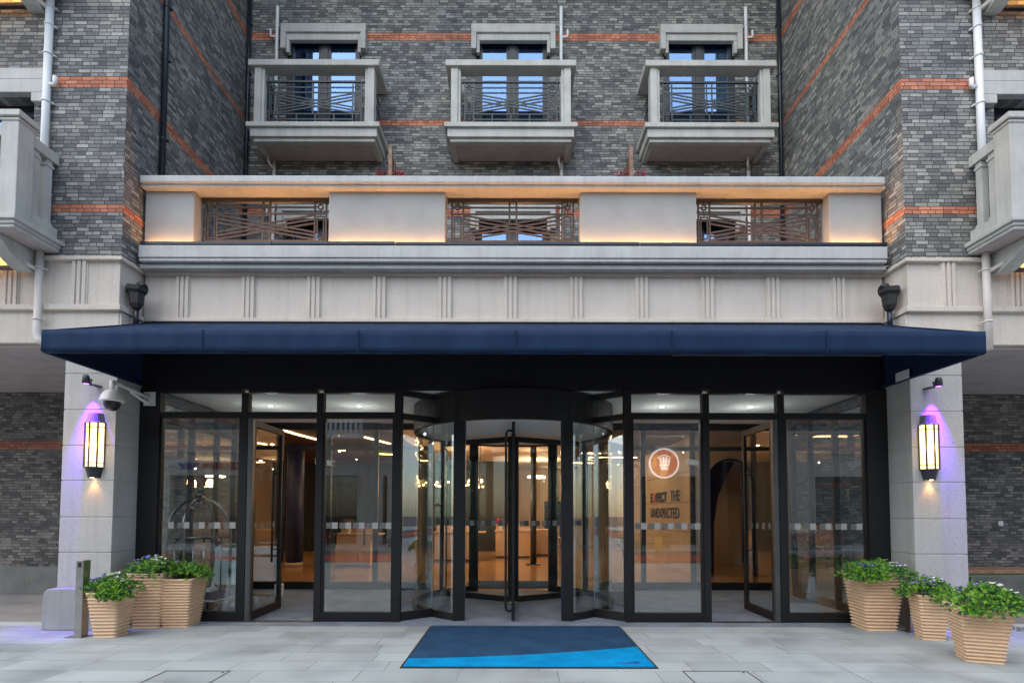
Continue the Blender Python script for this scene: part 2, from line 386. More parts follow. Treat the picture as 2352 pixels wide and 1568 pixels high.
# ================================================================== SETTING
def sheet(name, mat, x0, x1, y0, y1, z, kind='structure'):
    o = MB().add([(x0, y0, z), (x1, y0, z), (x1, y1, z), (x0, y1, z)], [(0, 1, 2, 3)]).build(name, mat); o['kind'] = kind; return o
sheet('ground', 'asphalt', -150, 150, -150, 150, -.012)
MB().box(-40, 40, -8.6, -.304, -.2, 0).build('pavement', 'pave')['kind'] = 'structure'
MB().box(-5.11, 5.11, -.304, 3.10, -.2, -.001).build('entrance_carpet', 'carpet')['kind'] = 'structure'
for s in (-1, 1):
    MB().box(s * 5.112, s * 40, -.304, -.06, -.2, 0.0).build('kerb_strip', 'border')['kind'] = 'structure'
    MB().box(s * 5.112, s * 40, -.058, 2.6, -.2, -.002).build('alcove_floor', 'alcpave')['kind'] = 'structure'
MB().box(-10.4, 10.4, 3.102, 17.3, -.2, -.002).build('lobby_floor', 'lobbyfloor')['kind'] = 'structure'
sheet('road_lane', 'redlane', -40, 40, -11.6, -9.2, -.006)
MB().box(-40, 40, -17, -12.2, -.2, .1).build('far_pavement', 'pave')['kind'] = 'structure'
# grass patch at the right edge
gm = MB(); random.seed(3)
for i in range(900):
    x = 6.30 + random.random() * 1.6; y = -.62 + random.random() * .30
    if x < 6.30 + (-.32 - y) * .5: continue
    h = .02 + random.random() * .035; a = random.random() * 6.3; dx, dy = .004 * math.cos(a), .004 * math.sin(a); l = (random.random() - .5) * .03
    gm.add([(x - dx, y - dy, 0), (x + dx, y + dy, 0), (x + l, y + l * .5, h)], [(0, 1, 2)])
gm.build('grass', 'grass')['kind'] = 'stuff'

# ================================================================== HOTEL BUILDING
B = thing('hotel_building', 'grey brick hotel with two wings, cream stone frieze, balconies and a terrace above the entrance', 'building', (0, 0, 0))
def part(mb, name, mat, parent=B, bevel=0, label=None):
    o = mb.build(name, mat, parent, bevel)
    if label: o['label'] = label
    return o
WX = 5.17; TOP = 14.2
# wings (front plane y=-.47, inner side plane |x|=5.17)
for s in (-1, 1):
    m = MB()
    m.box(s * WX, s * 6.40, -.47, 3.0, 4.842, TOP)
    x0, x1 = 6.40, 8.35
    m.box(s * x0, s * x1, -.47, .3, 7.0, 8.62); m.box(s * x0, s * x1, -.47, .3, 10.54, TOP); m.box(s * x0, s * x1, -.47, .3, 4.842, 5.08)
    m.box(s * x1, s * 11, -.47, .3, 4.842, TOP)
    part(m, 'brick_wing_wall', 'brick', bevel=.006)
# back wall with openings
openL = (-4.417, -2.968); openM = (-.747, .684); openR = (2.897, 4.285)
m = MB(); xs = [-WX, *openL, *openM, *openR, WX]
for i in range(0, 8, 2): m.box(xs[i], xs[i + 1], 2.7, 3.0, 4.9, TOP)
for a, b in (openL, openM, openR):
    for z0, z1 in ((4.9, 5.0), (7.26, 8.5), (10.78, TOP)): m.box(a, b, 2.7, 3.0, z0, z1)
part(m, 'brick_back_wall', 'brick')
# mass behind, roof
m = MB(); m.box(-12, 12, 3.45, 17.5, 3.75, TOP); m.box(-12, 12, -.4, 17.5, TOP, TOP + .3)
for s in (-1, 1): m.box(s * 11, s * 11.3, -.4, 3.4, 3.8, TOP)
part(m, 'upper_floors', 'black')
# stone band of the wings
for s in (-1, 1):
    m = MB()
    m.box(s * 5.20, s * 11, -.44, .3, 3.70, 4.80)             # body
    m.box(s * 5.17, s * 5.20, -.43, .28, 3.70, 4.12)
    part(m, 'stone_band', 'stone', bevel=.006)
    m = MB()
    # lips wrap round the corner
    m.box(s * 5.145, s * 11, -.50, 0.0, 4.792, 4.842); m.box(s * 5.145, s * 11, -.50, .0, 4.125, 4.195)
    part(m, 'stone_moulding', 'stone', bevel=.006)
    for xc in (5.72, 6.62, 7.52):
        r = MB()
        for k in (-1, 0, 1): r.box(s * (xc + k * .068 - .022), s * (xc + k * .068 + .022), -.478, -.43, 4.195, 4.792)
        r.box(s * (xc - .105), s * (xc + .105), -.455, -.43, 4.195, 4.792)
        part(r, 'triglyph', 'stone', bevel=.004)
    # lintel soffit / alcove ceiling
    m = MB(); m.box(s * 5.18, s * 11, -.38, 2.349, 3.66, 3.72); part(m, 'alcove_ceiling', 'soffit')
    # alcove wall
    m = MB(); m.box(s * 5.14, s * 11, 2.35, 2.65, .5, 3.70); part(m, 'alcove_brick_wall', 'brick2')
    m = MB(); m.box(s * 5.16, s * 11, 2.30, 2.6, -.1, .5); part(m, 'alcove_plinth', 'concrete', bevel=.01)
    # pillar: courses with grooves
    p = MB(); zz = [-.05, .496, .966, 1.42, 1.891, 2.347, 2.815, 3.286, 3.70]
    for a, b in zip(zz[:-1], zz[1:]): p.box(s * WX, s * 5.85, -.47, .0, a + .006, b - .006)
    p.box(s * (WX + .008), s * 5.842, -.462, .0, -.05, 3.70)
    part(p, 'stone_pillar', 'pillar', bevel=.005)
    # column going back as return wall
    m = MB(); m.box(s * 5.18, s * 5.60, .002, .30, 0, 3.70); part(m, 'pillar_return', 'pillar')
# plinth guard at the left pillar foot
def plinth(name, x0, x1, y0, y1, h, label=None):
    m = MB(); r = .09; pr = [(x0, 0)]
    for k in range(7):
        a = math.pi - k * math.pi / 12; pr.append((x0 + .012 + r + r * math.cos(a), h - r + r * math.sin(a) * .9))
    pr += [(x1, h), (x1, 0)]
    m.prism(pr, 'Y', y0, y1); return part(m, name, 'plinth', bevel=.015)
plinth('pillar_foot', -5.93, -5.20, -.60, -.478, .53)
plinth('pillar_foot', -5.932, -5.856, -.477, .1, .53)
# centre frieze
m = MB(); m.box(-WX, WX, .0, .35, 4.13, 4.84); part(m, 'frieze', 'stone')
m = MB(); m.box(-5.144, 5.144, -.045, .01, 4.782, 4.828); m.box(-5.144, 5.144, -.04, .01, 4.133, 4.186)
part(m, 'frieze_moulding', 'stone', bevel=.005)
for k in range(11):
    xc = -4.63 + k * .917; r = MB()
    for j in (-1, 0, 1): r.box(xc + j * .066 - .022, xc + j * .066 + .022, -.034, .008, 4.186, 4.782)
    r.box(xc - .10, xc + .10, -.014, .006, 4.186, 4.782)
    part(r, 'triglyph', 'stone', bevel=.004)
# ledge profile
m = MB(); m.box(-5.105, 5.085, -.25, .30, 4.94, 5.111); m.box(-5.105, 5.085, -.235, .3, 4.893, 4.94); part(m, 'terrace_ledge', 'ledge', bevel=.012)
m = MB(); m.box(-5.166, 5.166, -.14, .3, 4.881, 4.893); m.box(-5.13, 5.11, -.17, .3, 4.829, 4.881); m.box(-5.166,5.166,-.11,.3,4.8285,4.829); part(m, 'ledge_moulding', 'ledge', bevel=.006)
# parapet panels and cornice
for a, b in ((-5.132, -4.453), (-2.576, -.959), (.925, 2.542), (4.395, 5.12)):
    part(MB().box(a, b, -.1, .13, 5.111, 5.948), 'parapet_panel', 'panel', bevel=.01)
part(MB().box(-5.13, 5.11, -.203, .22, 5.948, 5.99), 'cornice_soffit', 'stucco', bevel=.004)
part(MB().box(-5.115, 5.075, -.252, .25, 5.99, 6.085), 'cornice', 'ledge', bevel=.012)
part(MB().box(-WX, WX, .30, 2.7, 4.7, 4.93), 'terrace_floor', 'concrete')

# ---- railing panels
def railing(x0, x1, z0, z1, y, mat, parent, name='railing'):
    W_, H_ = x1 - x0, z1 - z0; m = MB()
    X = lambda u: x0 + u * W_
    Z = lambda v: z1 - v * H_
    t = .024
    def ln(u0, v0, u1, v1, w=t, d=.016): m.bar((X(u0), y, Z(v0)), (X(u1), y, Z(v1)), w, d)
    e = .001
    ln(-.015, .0, 1.015, .0, .03, .035); ln(-.015, 1, 1.015, 1, .026, .03)
    for u in (.02, .11, .89, .98): ln(u, .012, u, .99, t, .018)
    for u in (.475, .53): ln(u, .01, u, .42, t * 1.1, .013); ln(u, .56, u, .75, t * 1.1, .013)
    for v in (.13,): ln(.11, v, .89, v, t, .014)
    ln(.02, .25, .98, .25, t, .014); ln(.02, .75, .98, .75, t, .014); ln(.11, .875, .89, .875, t, .014)
    for u in (.305, .5, .695): ln(u, .755, u, .99, t, .012)
    for i, (a, b) in enumerate(((.27, .59), (.345, .655), (.42, .725))):
        for q in (0, 1):
            u0, u1 = (.11, .89) if q == 0 else (.89, .11)
            m.bar((X(u0), y + (.003 if q else -.001 * i), Z(a)), (X(u1), y + (.003 if q else -.001 * i), Z(b)), t, .0115 + .0015 * i + q * .002)
    for uc in (.065, .935):
        for vc in (.125, .875):
            r = .031 * 1.15 * (W_ / 1.85); pts = [(X(uc) + r * math.cos(a * math.pi / 8), y, Z(vc) + r * math.sin(a * math.pi / 8)) for a in range(17)]
            m.tube(pts, .011, 8)
            ln(.02, vc, uc - r / W_, vc, .012, .01); ln(uc + r / W_, vc, .11, vc, .012, .01) if uc < .5 else ln(.89, vc, uc - r / W_, vc, .012, .01)
            m.bar((X(uc), y, Z(vc) - r), (X(uc), y, Z(.25) if vc < .5 else Z(1)), .012, .01); m.bar((X(uc), y, Z(vc) + r), (X(uc), y, Z(0) if vc < .5 else Z(.75)), .012, .01)
        for ua in (uc - .026, uc + .026): ln(ua, .3, ua, .7, .019, .014)
        ln(uc - .033, .3, uc + .033, .3, .019, .012); ln(uc - .033, .7, uc + .033, .7, .019, .012)
        ln(uc, .25, uc, .3, .012, .01); ln(uc, .7, uc, .75, .012, .01); ln(uc - .045, .5, uc - .026, .5, .012, .01); ln(uc + .026, .5, uc + .045, .5, .012, .01)
    return part(m, name, mat, parent)
for a, b in ((-4.44, -2.60), (-.945, .91), (2.556, 4.384)):
    o = railing(a + .03, b - .03, 5.13, 5.915, .06, 'bronze', B, 'terrace_railing')

# ---- central balconies
def balcony(x0, x1):
    b = D.objects.new('balcony', None); COL.objects.link(b); b.parent = B; b.location = ((x0 + x1) / 2, 2.7, 8.5)
    Y0, Y1 = 1.996, 2.698
    def P(mb, n, mt, bv=.008): return part(mb, n, mt, b, bv)
    P(MB().box(x0, x1, Y0, Y1, 8.418, 8.503), 'slab', 'stucco')
    m = MB(); m.box(x0 + .055, x1 - .055, Y0 + .05, Y0 + .12, 8.262, 8.417); m.box(x0 + .055, x0 + .12, Y0 + .121, Y1, 8.262, 8.417); m.box(x1 - .12, x1 - .055, Y0 + .121, Y1, 8.262, 8.417)
    m.box(x0 + .10, x1 - .10, Y0 + .10, Y0 + .20, 8.20, 8.261); m.box(x0 + .10, x0 + .20, Y0 + .201, Y1, 8.20, 8.261); m.box(x1 - .20, x1 - .10, Y0 + .201, Y1, 8.20, 8.261)
    P(m, 'slab_moulding', 'stucco')
    P(MB().box(x0 + .201, x1 - .201, Y0 + .202, Y1, 8.235, 8.30), 'soffit', 'soffit', 0)
    P(MB().box(x0 + .02, x1 - .02, Y0, Y0 + .26, 9.555, 9.665).box(x0 + .02, x0 + .24, Y0 + .26, Y1, 9.555, 9.665).box(x1 - .24, x1 - .02, Y0 + .26, Y1, 9.555, 9.665), 'top_rail', 'stucco')
    for q in (0, 1):
        s = 1 if q == 0 else -1; xa = (x0 + .115) if q == 0 else (x1 - .115)
        P(MB().box(xa, xa + s * .125, Y0 + .05, Y0 + .22, 8.503, 9.554).box(xa + s * .125, xa + s * .175, Y0 + .075, Y0 + .20, 8.503, 9.554), 'post', 'stucco')
        # side infill rails
        m = MB()
        for z in (8.53, 9.33, 9.12, 8.74): m.bar((xa + s * .06, Y0 + .23, z), (xa + s * .06, Y1, z), .02, .02, (0, 0, 1))
        for k in range(4): y = Y0 + .26 + k * .13; m.bar((xa + s * .06, y, 8.53), (xa + s * .06, y, 9.33), .014, .014, (1, 0, 0))
        part(m, 'side_railing', 'iron', b)
    railing(x0 + .33, x1 - .33, 8.535, 9.34, Y0 + .13, 'iron', b)
    return b
bl = balcony(-4.832, -2.425); bm_ = balcony(-1.262, 1.145); br_ = balcony(2.358, 4.765)
# ---- hoods over central windows
def hood(a, b, z1, z0, y, parent=B):
    m = MB()
    m.box(a - .04, b + .04, y - .13, y, z1 - .17, z1); m.box(a - .04, a + .06, y - .13, y, z0 + .05, z1 - .17); m.box(b - .06, b + .04, y - .13, y, z0 + .05, z1 - .17)
    m.box(a + .061, b - .061, y - .09, y, z1 - .30, z1 - .171); m.box(a + .061, a + .12, y - .09, y, z0, z1 - .301); m.box(b - .12, b - .061, y - .09, y, z0, z1 - .301)
    return part(m, 'window_hood', 'stucco', parent, .008)
def window(a, b, z0, z1, y, leafopen=False, parent=B, curtain=True):
    w_ = D.objects.new('window', None); COL.objects.link(w_); w_.parent = parent; w_.location = ((a + b) / 2, y, z0)
    m = MB(); f = .07
    m.box(a, b, y, y + .08, z1 - f, z1); m.box(a, b, y, y + .08, z0, z0 + f); m.box(a, a + f, y + .001, y + .08, z0 + f, z1 - f); m.box(b - f, b, y + .001, y + .08, z0 + f, z1 - f)
    c = (a + b) / 2; m.box(c - .06, c + .06, y - .004, y + .08, z0 + f, z1 - f)
    for p, q in ((a + f, c - .06), (c + .06, b - f)):
        m.box(p, q, y + .015, y + .06, z1 - f - .07, z1 - f); m.box(p, p + .06, y + .015, y + .06, z0 + f, z1 - f - .07); m.box(q - .06, q, y + .015, y + .06, z0 + f, z1 - f - .07)
        m.box(p, q, y + .015, y + .06, z0 + f, z0 + f + .08)
    part(m, 'frame', 'winframe', w_)
    for p, q in ((a + f, c - .06), (c + .06, b - f)):
        part(MB().box(p + .05, q - .05, y + .035, y + .041, z0 + .1, z1 - .13), 'pane', 'winglass', w_)
    if leafopen:
        p, q = a + f, c - .06; t = Matrix.Translation((0, y + .065, z0 + f)) @ Matrix.Rotation(R(-4), 4, 'X')
        mm = MB(); H_ = z1 - z0 - 2 * f
        mm.box(p, q, 0, .04, H_ - .07, H_, t); mm.box(p, p + .06, 0, .04, 0, H_ - .07, t); mm.box(q - .06, q, 0, .04, 0, H_ - .07, t)
        part(mm, 'open_sash', 'winframe', w_)
    if curtain:
        m = MB(); n = 60; vs = []
        for k in range(n + 1):
            x = a + .02 + (b - a - .04) * k / n; yy = y + .20 + .02 * math.sin(k * 1.3) + .01 * math.sin(k * .37)
            vs += [(x, yy, z0), (x, yy, z1)]
        m.add(vs, [(2 * k, 2 * k + 2, 2 * k + 3, 2 * k + 1) for k in range(n)], True)
        part(m, 'curtain', 'curtain', w_)
    return w_
for i, (a, b) in enumerate((openL, openM, openR)):
    hood(a - .04, b + .07, 10.875, 10.33, 2.698); window(a, b, 8.52, 10.78, 2.725, leafopen=(i == 0))
    hood(a - .04, b + .07, 7.35, 6.81, 2.698); window(a, b, 5.0, 7.26, 2.86)
for s in (-1, 1):
    for dz in (0, 3.54):
        a, b = sorted((s * 6.40, s * 8.35)); z1 = 7.0 + dz
        window(a, b, z1 - 1.95, z1, -.32, curtain=(dz == 0))
        m = MB(); m.box(s * 6.178, s * 8.6, -.57, -.472, z1 + .02 + .16, z1 + .33); m.box(s * 6.178, s * 8.6, -.57, -.472, z1 - .0, z1 + .18); m.box(s * 6.178, s * 6.36, -.57, -.472, z1 - .12, z1)
        part(m, 'window_hood', 'stucco', bevel=.008)

# ---- side balconies with balusters and brackets
def side_balcony(s, dz):
    b = D.objects.new('stone_balcony', None); COL.objects.link(b); b.parent = B; b.location = (s * 7.2, -.47, 5.03 + dz)
    def P(mb, n, mt='stucco', bv=.008): return part(mb, n, mt, b, bv)
    X0, X1, Y0, Y1 = 5.935, 8.7, -1.18, -.472
    z = 5.03 + dz
    m = MB(); m.box(s * X0, s * X1, Y0, Y1, z - .055, z); m.box(s * (X0 + .03), s * X1, Y0 + .03, Y1, z - .10, z - .055); m.box(s * (X0 + .05), s * X1, Y0 + .05, Y1, z - .14, z - .10); P(m, 'slab')
    P(MB().box(s * (X0 + .08), s * X1, Y0 + .08, Y1, z - .146, z - .1395), 'soffit', 'soffit', 0)
    # corner posts
    for xa in (6.0, 8.35):
        m = MB(); m.box(s * xa, s * (xa + .21), Y0 + .075, Y0 + .30, z, z + 1.19); m.box(s * (xa - .012), s * (xa + .222), Y0 + .063, Y0 + .312, z + 1.19, z + 1.225); m.box(s * (xa - .035), s * (xa + .245), Y0 + .04, Y0 + .335, z + 1.235, z + 1.31); P(m, 'post')
    m = MB()
    xs_, xe = 6.03, 6.17
    m.box(s * xs_, s * xe, Y0 + .30, Y1, z + 1.03, z + 1.17); m.box(s * (xs_ - .01), s * (xe + .01), Y0 + .30, Y1, z + .02, z + .17)
    m.box(s * 6.21, s * 8.35, Y0 + .11, Y0 + .24, z + 1.03, z + 1.17); m.box(s * 6.21, s * 8.35, Y0 + .10, Y0 + .25, z + .02, z + .17); P(m, 'rail')
    def bal(cx, cy):
        m = MB(); h = .045
        m.box(cx - h, cx + h, cy - h, cy + h, z + .17, z + 1.03); m.box(cx - h - .012, cx + h + .012, cy - h - .012, cy + h + .012, z + .94, z + .975); m.box(cx - h - .012, cx + h + .012, cy - h - .012, cy + h + .012, z + .17, z + .215)
        P(m, 'baluster', bv=.005)
    for k in range(2): bal(s * 6.10, Y0 + .40 + k * .19)
    for k in range(10): bal(s * (6.33 + k * .215), Y0 + .175)
    for xa in (6.265, 8.2):
        pr = [(Y1, z - .15), (Y1, z - .45), (Y1 - .08, z - .47)]
        for k in range(9):
            t = k / 8; pr.append((Y1 - .08 - .55 * t, z - .47 + .30 * (t ** 1.6)))
        pr.append((Y1 - .63, z - .15))
        pr = [(y, zz + (.04 if zz < z - .2 else 0)) for y, zz in pr]
        m = MB(); m.prism(pr, 'X', s * xa, s * (xa + .20)); P(m, 'bracket')
    lm = P(MB().box(s * 6.50, s * 8.15, -.58, -.53, z - .40, z - .36), 'light_bar', 'black', 0)
    light('warm_bar_light', 'AREA', (s * 7.3, -.60, z - .345), b, 7, (1, .48, .14), (R(180), 0, 0), shape='RECTANGLE', size=1.5, size_y=.03)
    return b
for s in (-1, 1):
    side_balcony(s, 0); side_balcony(s, 3.54)

# ================================================================== LED BAR on the terrace ledge
T = thing('linear_wall_washer', 'long dark metal wall washer bar shining warm light up the terrace parapet', 'light bar', (0, -.2, 5.12))
segs = [-5.10, -3.3, -1.62, .05, 1.72, 3.4, 5.10]
for i in range(6):
    z = 5.128 + (.006 if i % 2 else 0)
    MB().box(segs[i] + .004, segs[i + 1] - .004, -.235, -.175, z, z + .04).build('bar_housing', 'bpipe', T, .004)
for i in range(9):
    x = -4.8 + i * 1.19
    MB().box(x - .03, x + .03, -.215, -.185, 5.112, 5.118).box(x - .008, x + .008, -.205, -.195, 5.118, 5.136).build('bar_foot', 'bpipe', T)
for i in range(8):
    x = -4.46 + i * 1.275
    light('led', 'AREA', (x, -.145, 5.165), T, 2.8 + (i * 37 % 10) * .1, (1, .42, .11), (R(180), 0, 0), shape='RECTANGLE', size=1.22, size_y=.015)

# ================================================================== CANOPY
Cn = thing('entrance_canopy', 'wide navy blue cloth awning over the glazed hotel entrance', 'awning', (0, 0, 3.2))
CX = 5.155; YF = -1.63; ZB = 3.235; ZT = 3.472; ZK = 4.115
m = MB(); n = 60; vs = []
for k in range(n + 1):
    x = -CX + 2 * CX * k / n
    sag = .006 * math.sin(k * .9) 
    for j in range(7):
        t = j / 6; vs.append((x, YF + (-.012 - YF) * t, ZT + (ZK - ZT) * t - .02 * math.sin(math.pi * t) + sag * math.sin(math.pi * t)))
nn = len(vs); vs2 = [(a, b, c - .008) for a, b, c in vs]
fs = []
for k in range(n):
    for j in range(6):
        q = (k * 7 + j, k * 7 + 7 + j, k * 7 + 8 + j, k * 7 + 1 + j); fs.append(q); fs.append(tuple(i + nn for i in q[::-1]))
m.add(vs + vs2, fs, True); m.build('top_cloth', 'cloth', Cn)
m = MB(); n = 220; vs = []
for yy in (0, .006):
    for k in range(n + 1):
        x = -CX + 2 * CX * k / n
        for j in range(5):
            v = j / 4; wv = (.0035 * math.sin(x * 7.3 + 1) + .003 * math.sin(x * 17.1) + .002 * math.sin(x * 31 + 2)) * (1 - v) ** .7
            vs.append((x, YF - .006 + yy + wv - .003, ZB + (ZT + .004 - ZB) * v + (.0025 * math.sin(x * 3.1) if j == 0 else 0)))
fs = []; h_ = (n + 1) * 5
for k in range(n):
    for j in range(4): q = (k * 5 + j, k * 5 + 5 + j, k * 5 + 6 + j, k * 5 + 1 + j); fs += [q, tuple(i + h_ for i in q[::-1])]
    fs += [(k * 5, k * 5 + h_, k * 5 + 5 + h_, k * 5 + 5), (k * 5 + 4, k * 5 + 9, k * 5 + 9 + h_, k * 5 + 4 + h_)]
m.add(vs, fs, True); m.build('front_valance', 'cloth', Cn)
for s in (-1, 1):
    MB().prism([(YF, ZB), (YF, ZT), (-.475, ZT + (ZK - ZT) * (1.155 / 1.618)), (-.475, ZB)], 'X', s * (CX - .006), s * CX).prism([(-.475, ZB), (-.475, ZT + (ZK - ZT) * (1.155 / 1.618)), (-.02, ZK), (-.02, ZB)], 'X', s * (CX - .006), s * CX).build('side_valance', 'cloth', Cn)
m = MB()
m.box(-CX + .01, CX - .01, YF + .002, YF + .035, ZB - .012, ZB + .02); m.box(-CX + .01, CX - .01, YF + .002, YF + .035, ZT - .035, ZT - .012)
for s in (-1, 1): m.box(s * (CX - .012), s * (CX - .045), YF + .036, -.03, ZB - .012, ZB + .02)
m.build('frame_tube', 'cloth', Cn)
for x in (-3.4, -1.7, 0.02, 1.72, 3.41): MB().box(x, x + .012, YF - .019, YF - .010, ZB + .004, ZT + .003).build('seam', 'cloth', Cn)
for x in (-4.3, -3.1, -1.6, -.8, .8, 1.6, 3.1, 4.3):
    MB().bar((x, YF + .04, ZT - .05), (x, -.05, ZK - .05), .03, .03).build('rafter', 'black', Cn)
MB().box(1.75, 4.05, YF + .038, YF + .05, ZB - .02, ZB + .004).build('pale_trim_strip', 'steeldk', Cn)
pm = MB().box(CX - .058, CX - .047, -.546, -.31, 3.235, 3.35).build('white_control_box', 'white')
tag(pm, 'small white flat box fixed on the right hem of the blue awning', 'control box')

# ================================================================== GLASS ENTRANCE
G = thing('glass_entrance', 'dark framed glass front of the hotel entrance under the awning', 'entrance glazing', (0, 0, 0))
YG = 0.0
part(MB().box(-5.16, 5.16, -.008, .12, 3.20, 4.12), 'header_panel', 'black', G)
part(MB().box(-5.165, -4.89, -.03, .10, 0, 3.199), 'end_post', 'frame', G)
part(MB().box(5.165, 4.875, -.03, .10, 0, 3.199), 'end_post', 'frame', G)
mull = [-3.720, -2.678, 2.664, 3.703]
for x in mull: part(MB().box(x - .047, x + .047, -.02, .09, 0, 3.14), 'mullion', 'frame', G, .004)
for x in (-1.594, 1.581): part(MB().box(x - .051, x + .051, -.025, .085, 0, 3.199), 'mullion', 'frame', G, .004)
edges = [(-4.89, -3.767), (-3.673, -2.725), (-2.631, -1.645), (1.632, 2.617), (2.711, 3.656), (3.75, 4.875)]
for i, (a, b) in enumerate(edges):
    part(MB().box(a, b, -.018, .08, 3.141, 3.198), 'top_rail', 'frame', G)
    part(MB().box(a, b, -.018, .08, 2.79, 2.872), 'transom', 'frame', G)
    part(MB().box(a, b, .02, .028, 2.872, 3.141), 'transom_pane', 'glass', G)
    if i not in (1, 4):
        part(MB().box(a, b, -.016, .08, .002, .125), 'bottom_rail', 'frame', G)
        bd = MB(); bd.box(a, a + .03, -.004, .06, .125, 2.79); bd.box(b - .03, b, -.004, .06, .125, 2.79); part(bd, 'glazing_bead', 'frame', G)
        p = part(MB().box(a + .03, b - .03, .02, .028, .125, 2.79), 'pane', 'glass', G)
        w_ = b - a - .06; n_ = 5; st = w_ / n_
        m1, m2 = MB(), MB()
        for k in range(n_):
            x = a + .05 + k * st; 
            if x + .2 > b - .03: st2 = .08
            m1.box(x, x + .078, .0165, .0195, 1.265, 1.345)
            if x + .165 < b - .03: m2.box(x + .082, x + .16, .0165, .0195, 1.262, 1.348)
        part(m1, 'safety_strip', 'frost2', p); part(m2, 'safety_strip', 'frost', p)
# side glass of the vestibule
for s in (-1, 1):
    part(MB().box(s * 5.10, s * 5.02, .101, 2.345, 0, .12), 'side_bottom_rail', 'frame', G)
    part(MB().box(s * 5.10, s * 5.02, .101, 2.345, 3.05, 3.199), 'side_top_rail', 'frame', G)
    part(MB().box(s * 5.10, s * 5.02, .101, 2.345, 2.79, 2.86), 'side_transom', 'frame', G)
    for y in (1.0, 1.72, 2.30): part(MB().box(s * 5.105, s * 5.015, y, y + .05, .12, 3.05), 'side_mullion', 'frame', G)
    part(MB().box(s * 5.064, s * 5.056, .101, 2.345, .12, 3.05), 'side_pane', 'glass', G)
# open doors (leaf swung inwards, at right angles)
def door(hx, s):
    d_ = D.objects.new('swing_door', None); COL.objects.link(d_); d_.parent = G; d_.location = (hx, 0, 0)
    f = MB(); t = .05; a, b = hx, hx + s * t
    f.box(a, b, .03, .10, .01, 2.77); f.box(a, b, .95, 1.03, .01, 2.77); f.box(a, b, .10, .95, 2.68, 2.77); f.box(a, b, .10, .95, .01, .12)
    part(f, 'leaf_frame', 'frame', d_, .003)
    part(MB().box(a - s * .004, a + s * .064, -.035, .028, .005, 2.785), 'edge_profile', 'steeldk', d_, .006)
    p = part(MB().box(a + s * .021, a + s * .029, .10, .95, .12, 2.68), 'pane', 'glass', d_)
    sm_ = MB()
    for k in range(4): sm_.box(a + s * .017, a + s * .0205, .14 + k * .2, .24 + k * .2, 1.26, 1.345)
    part(sm_, 'safety_strip', 'frost', p)
    for q in (-.055, .105):
        h = MB(); x = hx + s * q; h.tube([(x, .90, .72), (x, .90, 2.28)], .017, 12)
        for z in (.92, 2.08): h.tube([(x, .90, z), (hx + s * .025, .93, z)], .009, 8)
        part(h, 'pull_handle', 'frame', d_)
    part(MB().sphere((hx - s * .0, .93, .06), .022, 12, 6), 'door_stop', 'chrome', d_)
door(-3.655, 1); door(3.64, -1)
part(MB().box(-3.67, -2.73, -.04, .06, 0.0005, .004), 'threshold', 'steel', G)
part(MB().box(3.65, 2.73, -.04, .06, 0.0005, .004), 'threshold', 'steel', G)
part(MB().box(-5.16, 5.16, .12, 3.0, 3.22, 3.25), 'vestibule_ceiling', 'ceil', G)

# ---- revolving door
V = thing('revolving_door', 'black three wing revolving door with curved glass in the middle of the entrance', 'revolving door', (0, 1.5, 0))
C0 = (0, 1.5); RR = 1.6
FZ0, FZ1 = 2.765, 3.19
part(MB().arcwall(C0, RR - .03, RR + .03, 0, 2 * math.pi, FZ0, FZ1, 72), 'drum_fascia', 'frame', V)
for f_ in V.children: 
    for p in f_.data.polygons: p.use_smooth = False
m = MB(); m.lathe((0, 1.5, 0), [(0, FZ0 + .03), (RR - .031, FZ0 + .03), (RR - .031, FZ0 + .05), (0, FZ0 + .05)], 64, smooth=False); part(m, 'drum_ceiling', 'ceil', V)
m = MB(); m.lathe((0, 1.5, 0), [(0, FZ1 - .002), (RR - .03, FZ1 - .002)], 64, smooth=False); part(m, 'drum_roof', 'black', V)
def ang(x, y): return math.atan2(y - 1.5, x)
aF = math.asin(.75 / RR)          # posts at angle +-aF from -Y / +Y
